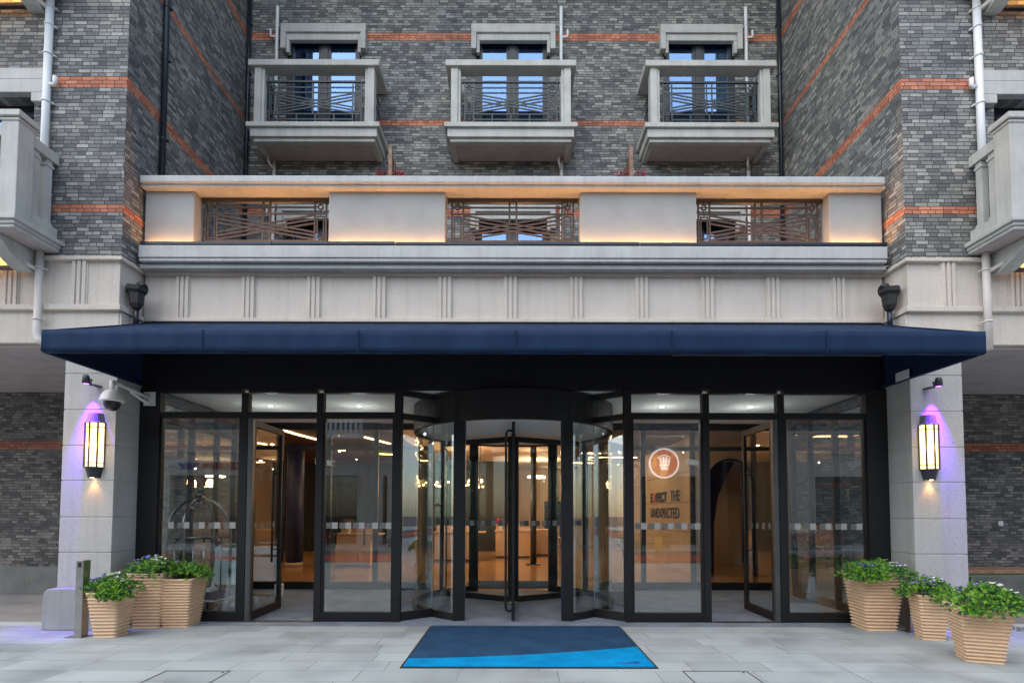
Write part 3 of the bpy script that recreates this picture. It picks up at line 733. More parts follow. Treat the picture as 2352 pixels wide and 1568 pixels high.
for s in (-1, 1):
    a0 = -math.pi / 2 + s * (aF + .045); a1 = math.pi / 2 - s * (aF + .045) if s > 0 else -3 * math.pi / 2 + (aF + .045)
    part(MB().arcwall(C0, RR - .004, RR + .004, a0, a1, .10, FZ0, 48), 'curved_pane', 'glass', V)
    part(MB().arcwall(C0, RR - .03, RR + .03, a0, a1, .0, .10, 48), 'bottom_ring', 'frame', V)
    for fy in (-1, 1):
        ax = s * .765; ay = 1.5 + fy * math.sqrt(RR ** 2 - .765 ** 2)
        mt = Matrix.Translation((ax, ay, 0)) @ Matrix.Rotation(-s * fy * -.12, 4, 'Z')
        p = MB().box(-.075, .0 if s > 0 else .075, -.05, .05, 0, FZ0 + (.42 if fy < 0 else 0), mt) if False else MB().box(-.072, .072, -.045, .055, 0, FZ0 + (.40 if fy < 0 else .0), mt)
        part(p, 'throat_post', 'frame', V, .004)
        part(MB().box(s * (.765 - .10), s * (.765 - .073), ay - .03, ay + .03, 0, FZ0), 'safety_edge', 'bpipe', V)
    # joints between curved panes
    jx, jy = s * 1.155, .5 - .11
    jx, jy = s * 1.17, 1.5 - math.sqrt(RR ** 2 - 1.17 ** 2)
    part(MB().box(jx - .006, jx + .006, jy - .012, jy + .0, .1, FZ0), 'pane_joint', 'steel', V)
    # angled glass from mullion to drum
    p0 = Vector((s * 1.60, .03, 0)); p1 = Vector((jx, jy - .02, 0)); dv = (p1 - p0).normalized(); L = (p1 - p0).length
    M0 = Matrix.Translation(p0) @ Matrix.Rotation(math.atan2(dv.y, dv.x), 4, 'Z')
    part(MB().box(.05, L, -.03, .03, 0, .12, M0), 'wing_bottom_rail', 'frame', V)
    part(MB().box(.05, L, -.03, .03, 2.79, 2.87, M0), 'wing_transom', 'frame', V)
    part(MB().box(.05, L, -.03, .03, 3.12, 3.199, M0), 'wing_top_rail', 'frame', V)
    part(MB().box(.05, L, -.004, .004, .12, 2.79, M0), 'wing_pane', 'glass', V)
    part(MB().box(.05, L, -.004, .004, 2.87, 3.12, M0), 'wing_top_pane', 'glass', V)
for k, a in enumerate((-90, 30, 150)):
    d_ = D.objects.new('door_wing', None); COL.objects.link(d_); d_.parent = V; d_.location = (0, 0, 0)
    Mw = Matrix.Translation((0, 1.5, 0)) @ Matrix.Rotation(R(a), 4, 'Z')
    L = 1.50; f = MB()
    f.box(.03, L, -.022, .022, .02, .115, Mw); f.box(.03, L, -.022, .022, 2.66, 2.75, Mw); f.box(.03, .09, -.022, .022, .115, 2.66, Mw); f.box(L - .06, L, -.022, .022, .115, 2.66, Mw)
    part(f, 'wing_frame', 'frame', d_)
    pn = part(MB().box(.09, L - .06, -.004, .004, .115, 2.66, Mw), 'pane', 'glassin', d_)
    s1, s2 = MB(), MB()
    for j in range(6):
        s1.box(.12 + j * .22, .205 + j * .22, -.0075, -.0045, 1.26, 1.35, Mw); s2.box(.21 + j * .22, .295 + j * .22, -.0075, -.0045, 1.26, 1.35, Mw)
    part(s1, 'safety_strip', 'frost', pn); part(s2, 'safety_strip', 'frost2', pn)
    hp = [Mw @ Vector(q) for q in ((L - .05, -.02, .14), (L - .05, -.075, .14), (L - .05, -.098, .17), (L - .05, -.103, .22), (L - .05, -.103, 2.54), (L - .05, -.098, 2.60), (L - .05, -.075, 2.63), (L - .05, -.02, 2.63))]
    part(MB().tube(hp, .017, 12), 'pull_handle', 'frame', d_)
part(MB().tube([(0, 1.5, .01), (0, 1.5, 2.78)], .035, 16), 'centre_shaft', 'frame', V)
part(MB().lathe((0, 1.5, 0), [(.001, .0), (.09, 0), (.09, .03), (.04, .05)], 24), 'floor_bearing', 'steel', V)

# ---- inner glass screen
I = thing('inner_glass_screen', 'inner dark framed glass screen between vestibule and lobby', 'glass screen', (0, 3.1, 0))
YI = 3.08
for x in (-5.08, -3.60, -2.68, -1.62, 1.62, 2.53, 3.50, 5.08): part(MB().box(x - .045, x + .045, YI, YI + .08, 0, 3.22), 'mullion', 'frame', I)
for a, b in ((-5.035, -3.645), (-2.635, -1.665), (1.665, 2.485), (3.545, 5.035), (-3.555, -2.725), (2.575, 3.455)):
    part(MB().box(a, b, YI + .002, YI + .078, 3.10, 3.22), 'top_rail', 'frame', I); part(MB().box(a, b, YI + .002, YI + .078, 2.70, 2.775), 'transom', 'frame', I)
    part(MB().box(a, b, YI + .036, YI + .044, 2.775, 3.10), 'top_pane', 'glassin', I)
    part(MB().box(a, b, YI + .002, YI + .078, 0, .14), 'bottom_rail', 'frame', I); part(MB().box(a, b, YI + .036, YI + .044, .14, 2.70), 'pane', 'glassin', I)
for x in (-2.87, -3.42):
    h = MB(); h.tube([(x, YI - .06, .85), (x, YI - .06, 2.15)], .017, 10)
    for z in (1.05, 1.95): h.tube([(x, YI - .06, z), (x, YI + .01, z)], .009, 8)
    part(h, 'pull_handle', 'frame', I)
part(MB().box(-1.575, 1.575, YI + .0, YI + .08, 2.90, 3.22), 'top_rail', 'frame', I)

# ================================================================== LOBBY (inside)
LX = 9.5; LC = 3.42
m = MB(); m.box(-LX - .2, -LX, 3.2, 17.2, 0, 3.75); m.box(LX, LX + .2, 3.2, 17.2, 0, 3.75)
m.box(-LX, 1.40, 17, 17.2, 0, 3.75); m.box(2.15, LX, 17, 17.2, 0, 3.75); m.box(1.40, 2.15, 17, 17.2, 1.97, 3.75); m.box(1.40, 2.15, 17, 17.2, 0, .3)
for s in (-1, 1): m.box(s * 5.13, s * LX, 3.0, 3.19, 0, 3.75)
part(m, 'lobby_wall', 'lobbywall')
m = MB(); m.box(-LX, LX, 3.2, 17, LC, LC + .15); part(m, 'lobby_ceiling', 'lobbyceil')
m = MB(); m.box(-5.13, 5.13, 3.0, 3.2, 3.26, 3.75); part(m, 'lobby_ceiling', 'lobbyceil')
# right hand wall with text, arch wall
part(MB().box(4.3, 4.5, 5.6, 15.0, 0, LC), 'text_wall', 'lobbywall')
m = MB(); aw = [(4.3, 0), (4.62, 0)]
for k in range(13):
    a = math.pi - k * math.pi / 12; aw.append((5.15 + .53 * math.cos(a), 2.22 + .53 * math.sin(a)))
aw += [(5.68, 0), (9.4, 0), (9.4, LC), (4.3, LC)]
m.prism(aw, 'Y', 5.40, 5.58); part(m, 'arch_wall', 'lobbywall')
m = MB(); arc = []; 
for k in range(13):
    a = math.pi - k * math.pi / 12; arc.append((5.15 + .53 * math.cos(a), 2.22 + .53 * math.sin(a)))
for (x0, z0), (x1, z1) in zip(arc[:-1], arc[1:]): m.bar((x0, 5.39, z0), (x1, 5.39, z1), .05, .06)
m.bar((4.62, 5.39, 0), (4.62, 5.39, 2.22), .05, .06); m.bar((5.68, 5.39, 0), (5.68, 5.39, 2.22), .05, .06); part(m, 'arch_trim', 'blue')
part(MB().box(4.51, 8.5, 8.0, 8.15, 0, LC), 'arch_back_wall', 'lobbywall')
part(MB().prism([(4.52, 0), (4.95, 0), (4.97, 1.2), (5.08, 1.9), (5.35, 2.5), (5.5, 2.75), (4.52, 2.75)], 'Y', 6.0, 6.05), 'arch_curtain', 'blue')
part(MB().box(-8.5, .1, 13.2, 13.4, 0, LC), 'dark_back_wall', 'teal')
Mr = lambda y, z: Matrix.Translation((4.285, y, z)) @ Matrix.Rotation(R(-90), 4, 'Z') @ Matrix.Rotation(R(90), 4, 'X')
tx = thing('wall_lettering', 'dark lettering reading expect the unexpected on the beige lobby wall', 'lettering', (4.29, 8.6, 1.3))
text('word', 'E', .38, 'dark', tx, Mr(9.5, 1.80), .006, sx=1.3, bold=.014); text('word', 'X', .38, 'red', tx, Mr(9.17, 1.80), .006, sx=1.3, bold=.014); text('word', 'PECT', .38, 'dark', tx, Mr(8.82, 1.80), .006, sx=1.25, bold=.014)
text('word', 'THE', .40, 'dark', tx, Mr(7.35, 1.80), .004, sx=1.15, bold=.004); text('word', 'UNEXPECTED', .40, 'dark', tx, Mr(9.5, 1.34), .004, sx=1.18, bold=.004)
# ceiling slats
for s, (xa, xb) in ((-1, (-9.4, -2.9)), (1, (1.9, 4.25))):
    sl_ = thing('slatted_ceiling', ('dark wooden slatted ceiling with curved light lines left of the lobby', 'dark wooden slatted ceiling right of the lobby chandeliers')[s > 0], 'ceiling panel', ((xa + xb) / 2, 8, LC))
    m = MB()
    y = 3.5
    while y < 13: m.box(xa, xb, y, y + .045, LC - .10, LC - .01); y += .13
    part(m, 'slats', 'slat', sl_)
    m = MB()
    if s < 0: L_ = [[(-5.15, 4.5), (-5.10, 5.2), (-5.0, 5.9), (-4.85, 6.5)], [(-3.62, 5.7), (-3.50, 6.2)], [(-3.46, 6.35), (-3.30, 7.0)], [(-7.2, 5.0), (-7.0, 6.2), (-6.7, 7.2)], [(-5.6, 8.0), (-5.0, 8.6)], [(-4.3, 9.5), (-3.7, 9.8)], [(-3.3, 11.8), (-2.95, 11.9)]]
    else: L_ = [[(2.5, 10.5), (4.1, 10.5)], [(1.95, 12.6), (3.0, 12.6)], [(2.1, 9.2), (2.7, 9.2)]]
    for pts in L_:
        for p, q in zip(pts[:-1], pts[1:]): m.bar((*p, LC - .115), (*q, LC - .115), .045, .02, (0, 0, 1))
    part(m, 'light_line', 'warm', sl_)
    for yy in (5.2, 9.0): light('ceiling_glow', 'AREA', ((xa + xb) / 2, yy, LC - .14), sl_, 11 if s < 0 else 10, (1, .60, .30), (0, 0, 0), shape='RECTANGLE', size=abs(xb - xa) * .8, size_y=.4)
def downlight(x, y, z, energy, label, group, col=(1, .66, .36), ceiling_fill=0):
    t = thing('downlight', label, 'downlight', (x, y, z), group)
    part(MB().lathe((x, y, z), [(.03, -.002), (.05, -.004), (.052, .0)], 16), 'trim_ring', 'white', t)
    part(MB().lathe((x, y, z), [(.0, -.003), (.03, -.003)], 12), 'lens', 'downl', t)
    if ceiling_fill: light('ceiling_fill', 'POINT', (x, y, z - .36), t, ceiling_fill, (1, .95, .9) if y < 3 else (1, .72, .45), shadow_soft_size=.015)  # added point lamp in the air below the fixture, brightens the ceiling
    light('spot', 'SPOT', (x, y, z - .02), t, energy, col, (0, 0, 0), spot_size=R(110), spot_blend=.8, shadow_soft_size=.05)
for i, (x, lb) in enumerate(((-3.98, 'behind the open left door'), (-2.53, 'left of the revolving door'), (2.43, 'right of the revolving door'), (3.88, 'behind the open right door'))):
    downlight(x, 1.35, 3.219, 2.2, 'small lit ceiling downlight in the vestibule ' + lb, 'vestibule downlights', ceiling_fill=3)
for x, y, lb in ((-1.6, 5.2, 'near the left half of the revolving door'), (0.0, 6.5, 'straight behind the revolving door shaft'), (1.5, 5.2, 'near the right half of the revolving door'), (-1.8, 9.2, 'over the second reception desk'), (.6, 9.4, 'just behind the tall black pole'), (1.6, 12.5, 'in front of the far window'), (4.0, 8.0, 'washing the wall lettering'), (4.0, 10.6, 'washing the wall above the leafy lobby plant'), (4.0, 13.2, 'washing the wall posters'), (5.3, 6.6, 'inside the arch'), (-5.5, 11.5, 'over the far left part of the lobby'), (-3.0, 11.8, 'before the dark back wall'), (1.75, 15.8, 'above the lobby chair')):
    downlight(x, y, LC - .001 if not (x < -2.9 or x > 1.9) or x > 4.4 else LC - .105, 20, 'small warm lobby downlight ' + lb, 'lobby downlights', (1, .66, .38), ceiling_fill=7 if abs(x) < 2.5 else 0)
# ring lamp
rl = thing('ring_lamp', 'glowing round ceiling lamp above the tall lobby pole', 'ceiling lamp', (.85, 12.5, 2.8))
part(MB().lathe((.85, 12.5, 2.75), [(.0, 0), (.32, 0), (.32, .05), (0, .05)], 32, smooth=False), 'disc', 'downl', rl)
part(MB().tube([(.85, 12.5, 2.8), (.85, 12.5, LC)], .01, 6), 'stem', 'black', rl)
# chandeliers
random.seed(11)
for i, (x, y, lb) in enumerate(((-2.57, 8.0, 'farthest left'), (-2.13, 8.6, 'second from the left'), (-1.38, 8.2, 'third from the left'), (-.94, 8.0, 'nearest the middle door wing'))):
    t = thing('chandelier', 'cluster chandelier of amber bulbs in the lobby, ' + lb, 'chandelier', (x, y, 2.3), 'amber bulb chandeliers in the lobby')
    part(MB().tube([(x, y, 2.3), (x, y, LC)], .006, 6), 'stem', 'black', t)
    arms, bulbs = MB(), MB()
    for k in range(8):
        a = random.random() * 6.28; r = .08 + random.random() * .13; z = 2.3 + (random.random() - .5) * .22
        q = (x + r * math.cos(a), y + r * math.sin(a), z); arms.tube([(x, y, 2.3), q], .005, 5); bulbs.sphere(q, .019, 8, 6)
    light('glow', 'POINT', (x, y, 2.3), t, 14, (1, .6, .3), shadow_soft_size=.12)
    part(arms, 'arms', 'bronze', t); part(bulbs, 'bulbs', 'bulb', t)
# desks
def desk(x, y, w_, d_, lab, back=True):
    t = thing('reception_desk', lab, 'desk', (x, y, 0), 'pale reception desks')
    part(MB().box(x - w_ / 2, x + w_ / 2, y - d_ / 2, y + d_ / 2, .05, .86), 'body', 'desk', t, .02)
    part(MB().box(x - w_ / 2 + .03, x + w_ / 2 - .03, y - d_ / 2 + .03, y + d_ / 2 - .03, 0, .05), 'kick_board', 'black', t)
    part(MB().box(x - w_ / 2 - .03, x + w_ / 2 + .25, y - d_ / 2 - .03, y + d_ / 2 + .03, .86, .90), 'counter_top', 'desk', t)
    if back: part(MB().box(x - w_ / 2, x + w_ / 2 - .05, y + d_ / 2 - .1, y + d_ / 2, .90, 1.07), 'upstand', 'desk', t)
desk(-4.35, 7.6, .95, .6, 'pale wooden reception desk with flowers, seen left of the revolving door')
desk(-1.75, 9.3, 1.3, .6, 'pale wooden reception desk behind the left half of the revolving door')
desk(.0, 10.6, 1.15, .6, 'pale wooden reception desk behind the middle of the revolving door')
desk(.95, 11.4, .7, .5, 'pale small reception desk right of the tall black lobby pole', False)
def bouquet(x, y, z, lab, mt, n=60, r=.16):
    t = thing('flower_arrangement', lab, 'flowers', (x, y, z))
    part(MB().lathe((x, y, z), [(.04, 0), (.06, .06), (.05, .16), (.055, .18)], 14), 'vase', 'white', t)
    m = MB(); random.seed(int(x * 10) + 99)
    for k in range(n):
        a = random.random() * 6.28; rr = r * math.sqrt(random.random()); zz = z + .2 + random.random() * .18
        m.sphere((x + rr * math.cos(a), y + rr * math.sin(a), zz), .014 + random.random() * .014, 6, 4)
    m.m = 1
    for k in range(40):
        a = random.random() * 6.28; rr = r * 1.2 * random.random(); m.tube([(x, y, z + .15), (x + rr * math.cos(a), y + rr * math.sin(a), z + .28 + random.random() * .08)], .004, 4)
    part(m, 'blooms', [mt, 'leaf3'], t)
bouquet(-4.55, 7.6, .90, 'dried brown flowers in a vase on the left reception desk', 'wood')
bouquet(-.42, 10.5, .90, 'pink and cream flowers in a vase on the middle reception desk', 'petalr')
# tall pole + blue column
t = thing('lobby_pole', 'tall slim black column in the lobby behind the revolving door', 'column', (.58, 8.15, 0))
part(MB().tube([(.58, 8.15, .03), (.58, 8.15, LC)], .09, 20), 'shaft', 'black', t); part(MB().lathe((.58, 8.15, 0), [(.0, 0), (.22, 0), (.22, .03), (.0, .03)], 28, smooth=False), 'base_plate', 'black', t)
t = thing('blue_column', 'thick round dark blue column with a pale base, seen through the open left door', 'column', (-6.05, 7.6, 0))
part(MB().tube([(-6.05, 7.6, .1), (-6.05, 7.6, LC)], .225, 32), 'shaft', 'blue', t); part(MB().tube([(-6.05, 7.6, 0), (-6.05, 7.6, .10)], .235, 32), 'base', 'stone', t)
# exit sign
t = thing('exit_sign', 'small green glowing running man exit sign above the far lobby window', 'exit sign', (1.85, 16.9, 2.1))
part(MB().box(1.70, 2.02, 16.93, 16.98, 2.02, 2.18), 'box', 'black', t)
m = MB(); c = (1.86, 16.925)
m.box(1.735, 1.80, 16.92, 16.929, 2.09, 2.11); m.box(1.92, 1.985, 16.92, 16.929, 2.09, 2.11); m.sphere((1.865, 16.925, 2.155), .013, 8, 6); m.bar((1.862, 16.925, 2.14), (1.855, 16.925, 2.09), .022, .008); m.bar((1.855, 16.925, 2.09), (1.89, 16.925, 2.045), .012, .008); m.bar((1.855, 16.925, 2.09), (1.82, 16.925, 2.05), .012, .008); m.bar((1.862, 16.925, 2.13), (1.90, 16.925, 2.11), .01, .008)
part(m, 'running_figure', 'exit', t)
# far window + chair
t = thing('far_window', 'dark framed window in the far lobby wall looking out to a brick yard', 'window', (1.77, 17.1, .3))
m = MB(); m.box(1.40, 1.45, 17.02, 17.1, .3, 1.97); m.box(2.10, 2.15, 17.02, 17.1, .3, 1.97); m.box(1.45, 2.10, 17.02, 17.1, 1.92, 1.97); m.box(1.45, 2.10, 17.02, 17.1, .3, .36); m.box(1.45, 2.10, 17.025, 17.1, 1.5, 1.54); part(m, 'frame', 'frame', t)
part(MB().box(1.45, 2.10, 17.05, 17.056, .36, 1.5), 'pane', 'glassin', t)
yw = MB().box(-4, 8, 20.5, 20.8, 0, 5).build('yard_wall', 'brick'); tag(yw, 'grey brick yard wall outside the far lobby window', 'wall')
sheet('yard_lawn', 'grass', -4, 8, 17.6, 20.5, .01)
t = thing('lobby_chair', 'cream upholstered chair with thin dark legs near the far lobby window', 'chair', (1.75, 15.2, 0))
part(MB().box(1.52, 1.98, 15.0, 15.42, .40, .47), 'seat', 'desk', t, .02); part(MB().box(1.55, 1.95, 15.38, 15.44, .47, .95), 'backrest', 'desk', t, .02)
for sx in (-1, 1):
    for sy in (-1, 1): part(MB().tube([(1.75 + sx * .16, 15.2 + sy * .15, .40), (1.75 + sx * .22, 15.2 + sy * .2, 0)], .01, 6), 'leg', 'black', t)
# posters
for (y, z0, z1, yl, lb) in ((13.4, 1.2, 1.9, .45, 'tall light blue notice poster on the beige lobby wall'), (12.7, 1.05, 1.5, .3, 'small pale notice below the tall poster on the beige lobby wall')):
    o = MB().box(4.27, 4.298, y, y + yl, z0, z1).build('poster', 'poster'); tag(o, lb, 'poster')
# wall slot joints
m = MB()
for z in (1.0, 1.75, 2.5): m.box(4.296, 4.3025, 5.6, 15.0, z, z + .012)
part(m, 'wall_joint', 'dark')
# potted shrubs in the lobby
def leafball(m, c, r, n, size, sq=.8, shell=.55):
    for i in range(n):
        a = random.random() * 6.28; u = random.random() * 2 - 1; rr = r * (shell + (1 - shell) * random.random())
        s_ = math.sqrt(1 - u * u); p = Vector((c[0] + rr * s_ * math.cos(a), c[1] + rr * s_ * math.sin(a), c[2] + rr * u * sq))
        q = Vector((random.gauss(0, 1), random.gauss(0, 1), random.gauss(0, 1))).normalized(); e = q.orthogonal().normalized()
        m.add([p - e * size * .35, p + q * size, p + e * size * .35, p - q * size * .4], [(0, 1, 2, 3)])
t = thing('lobby_plant', 'dark green leafy plant with white blooms at the foot of the beige lobby wall', 'plant', (3.9, 11.5, 0))
m = MB(); random.seed(5); leafball(m, (3.9, 11.5, .45), .33, 500, .05); part(m, 'foliage', 'leaf3', t); m = MB(); leafball(m, (3.8, 11.3, .5), .25, 25, .05); part(m, 'blooms', 'petalw', t)
part(MB().lathe((3.9, 11.5, 0), [(.0, 0), (.12, 0), (.16, .22), (.0, .2)], 20), 'pot', 'black', t)
# round mat behind revolving door
t = thing('round_logo_mat', 'dark rectangular lobby mat with a thin blue oval line behind the revolving door', 'mat', (-.08, 3.8, 0))
part(MB().box(-.95, .80, 3.28, 4.35, 0, .008), 'pile', 'matnavy', t)
m = MB(); pts = [(-.08 + .63 * math.cos(k * math.pi / 24), 3.8 + .38 * math.sin(k * math.pi / 24), .010) for k in range(49)]
for p, q in zip(pts[:-1], pts[1:]): m.bar(p, q, .018, .003, (0, 0, 1))
part(m, 'oval_line', 'matcyan', t)
# cctv on slim posts
for x, s, lb in ((-3.62, -1, 'left'), (3.52, 1, 'right')):
    t = thing('bullet_camera', 'white bullet security camera on a slim post inside the vestibule, %s of the revolving door' % lb, 'security camera', (x, 2.95, 0))
    part(MB().tube([(x + s * .12, 2.98, 0), (x + s * .12, 2.98, 2.40)], .02, 10), 'post', 'steeldk', t)
    Mc = Matrix.Translation((x, 2.95, 2.42)) @ Matrix.Rotation(R(-12 if s < 0 else 12), 4, 'Z') @ Matrix.Rotation(R(7), 4, 'Y')
    part(MB().box(-.19, .16, -.05, .05, -.03, .06, Mc).box(-.21, .19, -.06, .06, .06, .07, Mc), 'housing', 'white', t, .01); part(MB().box(.161, .175, -.035, .035, -.02, .045, Mc), 'lens', 'black', t)
    part(MB().tube([(x + s * .12, 2.98, 2.33), (x, 2.95, 2.39)], .015, 8), 'bracket', 'white', t)

# ================================================================== LUGGAGE CART and TROLLEYS
t = thing('luggage_cart', 'steel birdcage luggage cart standing inside the left glass pane', 'luggage cart', (-4.64, .56, 0))
cx, cy, hw, hd = -4.64, .56, .47, .42
for ax_, ay_ in ((-1, 0), (1, 0), (0, -1), (0, 1)):
    pts = [(cx + ax_ * hw, cy + ay_ * hd, .28), (cx + ax_ * hw, cy + ay_ * hd, 1.15)]
    for k in range(1, 9):
        a = k / 8 * math.pi / 2; pts.append((cx + ax_ * hw * math.cos(a), cy + ay_ * hd * math.cos(a), 1.15 + .54 * math.sin(a)))
    part(MB().tube(pts, .021, 12), 'arch_tube', 'cartmetal', t)
part(MB().box(cx - .06, cx + .06, cy - .05, cy + .05, 1.64, 1.73), 'top_block', 'cartmetal', t, .01)
part(MB().tube([(cx, cy, 1.70), (cx, cy, 1.78)], .022, 12).sphere((cx, cy, 1.83), .055, 18, 12), 'finial', 'cartmetal', t)
part(MB().tube([(cx - .16, cy - .02, 1.55), (cx + .16, cy - .02, 1.55)], .014, 10).tube([(cx, cy, 1.55), (cx, cy, 1.66)], .012, 8), 'hanger_bar', 'cartmetal', t)
for sx in (-1, 1):
    for sy in (-1, 1):
        z_ = 1.10 + .02 * sx
        part(MB().tube([(cx + sx * hw, cy, z_), (cx + sx * .03, cy + sy * (hd - .03), z_)], .013, 10), 'guard_rail', 'cartmetal', t)
        part(MB().tube([(cx + sx * hw * .45, cy + sy * hd * .55, .28), (cx + sx * hw * .45, cy + sy * hd * .55, z_)], .012, 8), 'upright', 'cartmetal', t)
part(MB().box(cx - .42, cx + hw + .04, cy - hd - .03, cy + hd + .03, .22, .28), 'deck', 'matnavy', t, .02)
part(MB().tube([(cx - .42, cy - hd - .04, .25), (cx + hw + .05, cy - hd - .04, .25), (cx + hw + .05, cy + hd + .04, .25)], .02, 10), 'bumper', 'steel', t)
for sx in (-1, 1):
    for sy in (-1, 1):
        w1 = part(MB().tube([(cx + sx * .38 - .02, cy + sy * .24, .09), (cx + sx * .38 + .02, cy + sy * .24, .09)], .085, 20), 'wheel', 'rub', t)
        part(MB().tube([(cx + sx * .38 - .024, cy + sy * .24, .09), (cx + sx * .38 + .024, cy + sy * .24, .09)], .05, 16), 'hub', 'chrome', w1)
def trolley(ox, oy, lab):
    t = thing('baggage_trolley', lab, 'trolley', (ox, oy, 0), 'grey baggage trolleys parked inside the doors')
    for sx in (-1, 1):
        part(MB().bar((ox + sx * .27, oy, .10), (ox + sx * .23, oy + .12, .98), .04, .03, (0, 1, 0)), 'upright', 'alu', t)
        part(MB().box(ox + sx * .26 - .045, ox + sx * .26 + .045, oy - .08, oy + .10, .13, .34), 'wheel_cover', 'alu', t, .02)
        part(MB().tube([(ox + sx * .26 - .02, oy - .03, .085), (ox + sx * .26 + .02, oy - .03, .085)], .085, 20), 'wheel', 'rub', t)
        part(MB().sphere((ox + sx * .24, oy + .10, 1.0), .042, 12, 8), 'grip', 'rub', t)
    part(MB().tube([(ox - .24, oy + .12, .99), (ox + .24, oy + .12, .99)], .014, 10), 'handle_bar', 'steel', t)
    part(MB().box(ox - .24, ox + .24, oy + .02, oy + .18, .80, .93), 'basket', 'alu', t, .01)
    part(MB().box(ox - .22, ox + .22, oy + .03, oy + .045, .38, .76), 'sign_board', 'board', t)
    part(MB().box(ox - .22, ox + .22, oy - .12, oy + .05, .16, .19).box(ox - .22, ox - .17, oy - .2, oy - .12, .16, .19).box(ox + .17, ox + .22, oy - .2, oy - .12, .16, .19), 'platform', 'steel', t)
    part(MB().tube([(ox - .02, oy - .16, .07), (ox + .02, oy - .16, .07)], .07, 18), 'front_wheel', 'alu', t)
trolley(-4.34, .86, 'front grey baggage trolley with pale board, just left of the open left door')
trolley(-4.02, 1.30, 'rear grey baggage trolley pushed in behind the front trolley by the left door')

# ================================================================== WALL LANTERNS, SPOTLIGHTS
def lantern(x, dy, dz, lab):
    t = thing('wall_lantern', lab, 'wall lamp', (x, -.47, 2.3), 'glowing wall lanterns on the stone pillars')
    yb = -.472; z0 = 2.065 + dz; z1 = 2.63 + dz; r = .115
    HA = (math.pi, 2 * math.pi)
    part(MB().lathe((x, yb, 0), [(.0, z0 - .14), (.075, z0 - .14), (.105, z0 - .012), (.125, z0 - .012), (.125, z0), (0, z0)], 8, *HA, smooth=False), 'bottom_cup', 'lanternmetal', t)
    part(MB().lathe((x, yb, 0), [(.0, z1), (.125, z1), (.125, z1 + .012), (.105, z1 + .02), (.088, z1 + .13), (0, z1 + .13)], 8, *HA, smooth=False), 'top_cap', 'capmetal', t)
    part(MB().lathe((x, yb, 0), [(r - .012, z0), (r - .012, z1)], 4, *HA, smooth=False), 'glass_shade', 'lampglow', t)
    m = MB()
    for k in range(5):
        a = math.pi + k * math.pi / 4; p = (x + r * math.cos(a), yb + r * math.sin(a)); m.bar((*p, z0), (*p, z1), .017, .014)
    pr = [(x + r * math.cos(math.pi + k * math.pi / 4), yb + r * math.sin(math.pi + k * math.pi / 4)) for k in range(5)]
    for z in (z0 + .05, z1 - .055):
        for p, q in zip(pr[:-1], pr[1:]): m.bar((*p, z), (*q, z), .010, .010, (0, 0, 1))
    part(m, 'cage', 'lanternmetal', t)
    part(MB().lathe((x, yb - .045, z0 - .143), [(0, 0), (.02, 0)], 10), 'down_lens', 'downl', t)
    light('warm_down', 'SPOT', (x, yb - .045, z0 - .15), t, 3.0, (1, .42, .10), (0, 0, 0), spot_size=R(90), spot_blend=.9, shadow_soft_size=.015)
    light('warm_glow', 'POINT', (x, yb - .16, (z0 + z1) / 2), t, .8, (1, .6, .25), shadow_soft_size=.05)
def spotlight(x, dz, s, lab):
    t = thing('wall_spotlight', lab, 'spotlight', (x, -.47, 3.15), 'small black spotlights above the lanterns')
    z = 3.17 + dz; y = -.60
    part(MB().lathe((x - s * .01, y, z), [(.0, .07), (.03, .065), (.042, .03), (.045, -.05), (.04, -.05), (.04, -.045), (0, -.045)], 16), 'lamp_head', 'lanternmetal', t)
    part(MB().box(x + s * .04, x + s * .055, y - .01, y + .01, z - .06, z + .0).box(x + s * .03, x + s * .10, y + .0, -.471, z - .065, z - .05).sphere((x + s * .055, y, z + .0), .014, 8, 6), 'bracket', 'lanternmetal', t)
    part(MB().lathe((x - s * .01, y, z), [(0, -.046), (.038, -.046)], 14), 'lens', 'purple', t)
    light('purple_spot', 'SPOT', (x - s * .01, y, z - .055), t, 240, (.14, .012, 1), (R(9), 0, 0), spot_size=R(50), spot_blend=1, shadow_soft_size=.01)
lantern(-5.415, 0, 0, 'glowing yellow lantern with purple lit cap on the left stone pillar')
lantern(5.375, 0, -.005, 'glowing yellow lantern with purple lit cap on the right stone pillar')
spotlight(-5.46, 0, 1, 'small black spotlight casting purple light on the left pillar above its lantern')
spotlight(5.43, -.01, -1, 'small black spotlight casting purple light on the right pillar above its lantern')

# ---- dome camera
t = thing('dome_camera', 'white dome security camera on an arm bolted to the left entrance frame', 'security camera', (-5.05, -.05, 3.05))
dx, dy = -5.13, -.60
part(MB().box(-5.105, -4.95, -.05, -.032, 2.95, 3.14), 'mount_plate', 'white', t)
part(MB().tube([(-5.04, -.05, 3.06), (dx, dy, 3.15)], .024, 12).tube([(dx, dy, 3.165), (dx, dy, 3.03)], .033, 14), 'arm', 'white', t)
part(MB().bar((-5.04, -.05, 2.97), (-5.09, -.33, 3.08), .04, .008), 'brace', 'white', t)
part(MB().lathe((dx, dy, 2.895), [(.005, .15), (.05, .145), (.09, .12), (.12, .07), (.138, .01), (.14, 0), (.12, -.004), (.0, -.004)], 32), 'hood', 'white', t)
part(MB().lathe((dx, dy, 2.893), [(.095, 0), (.09, -.05), (.07, -.09), (.035, -.115), (.0, -.12)], 28), 'dome_lens', 'black', t)
MT['black'].node_tree.nodes['Principled BSDF'].inputs['Roughness'].default_value = .35

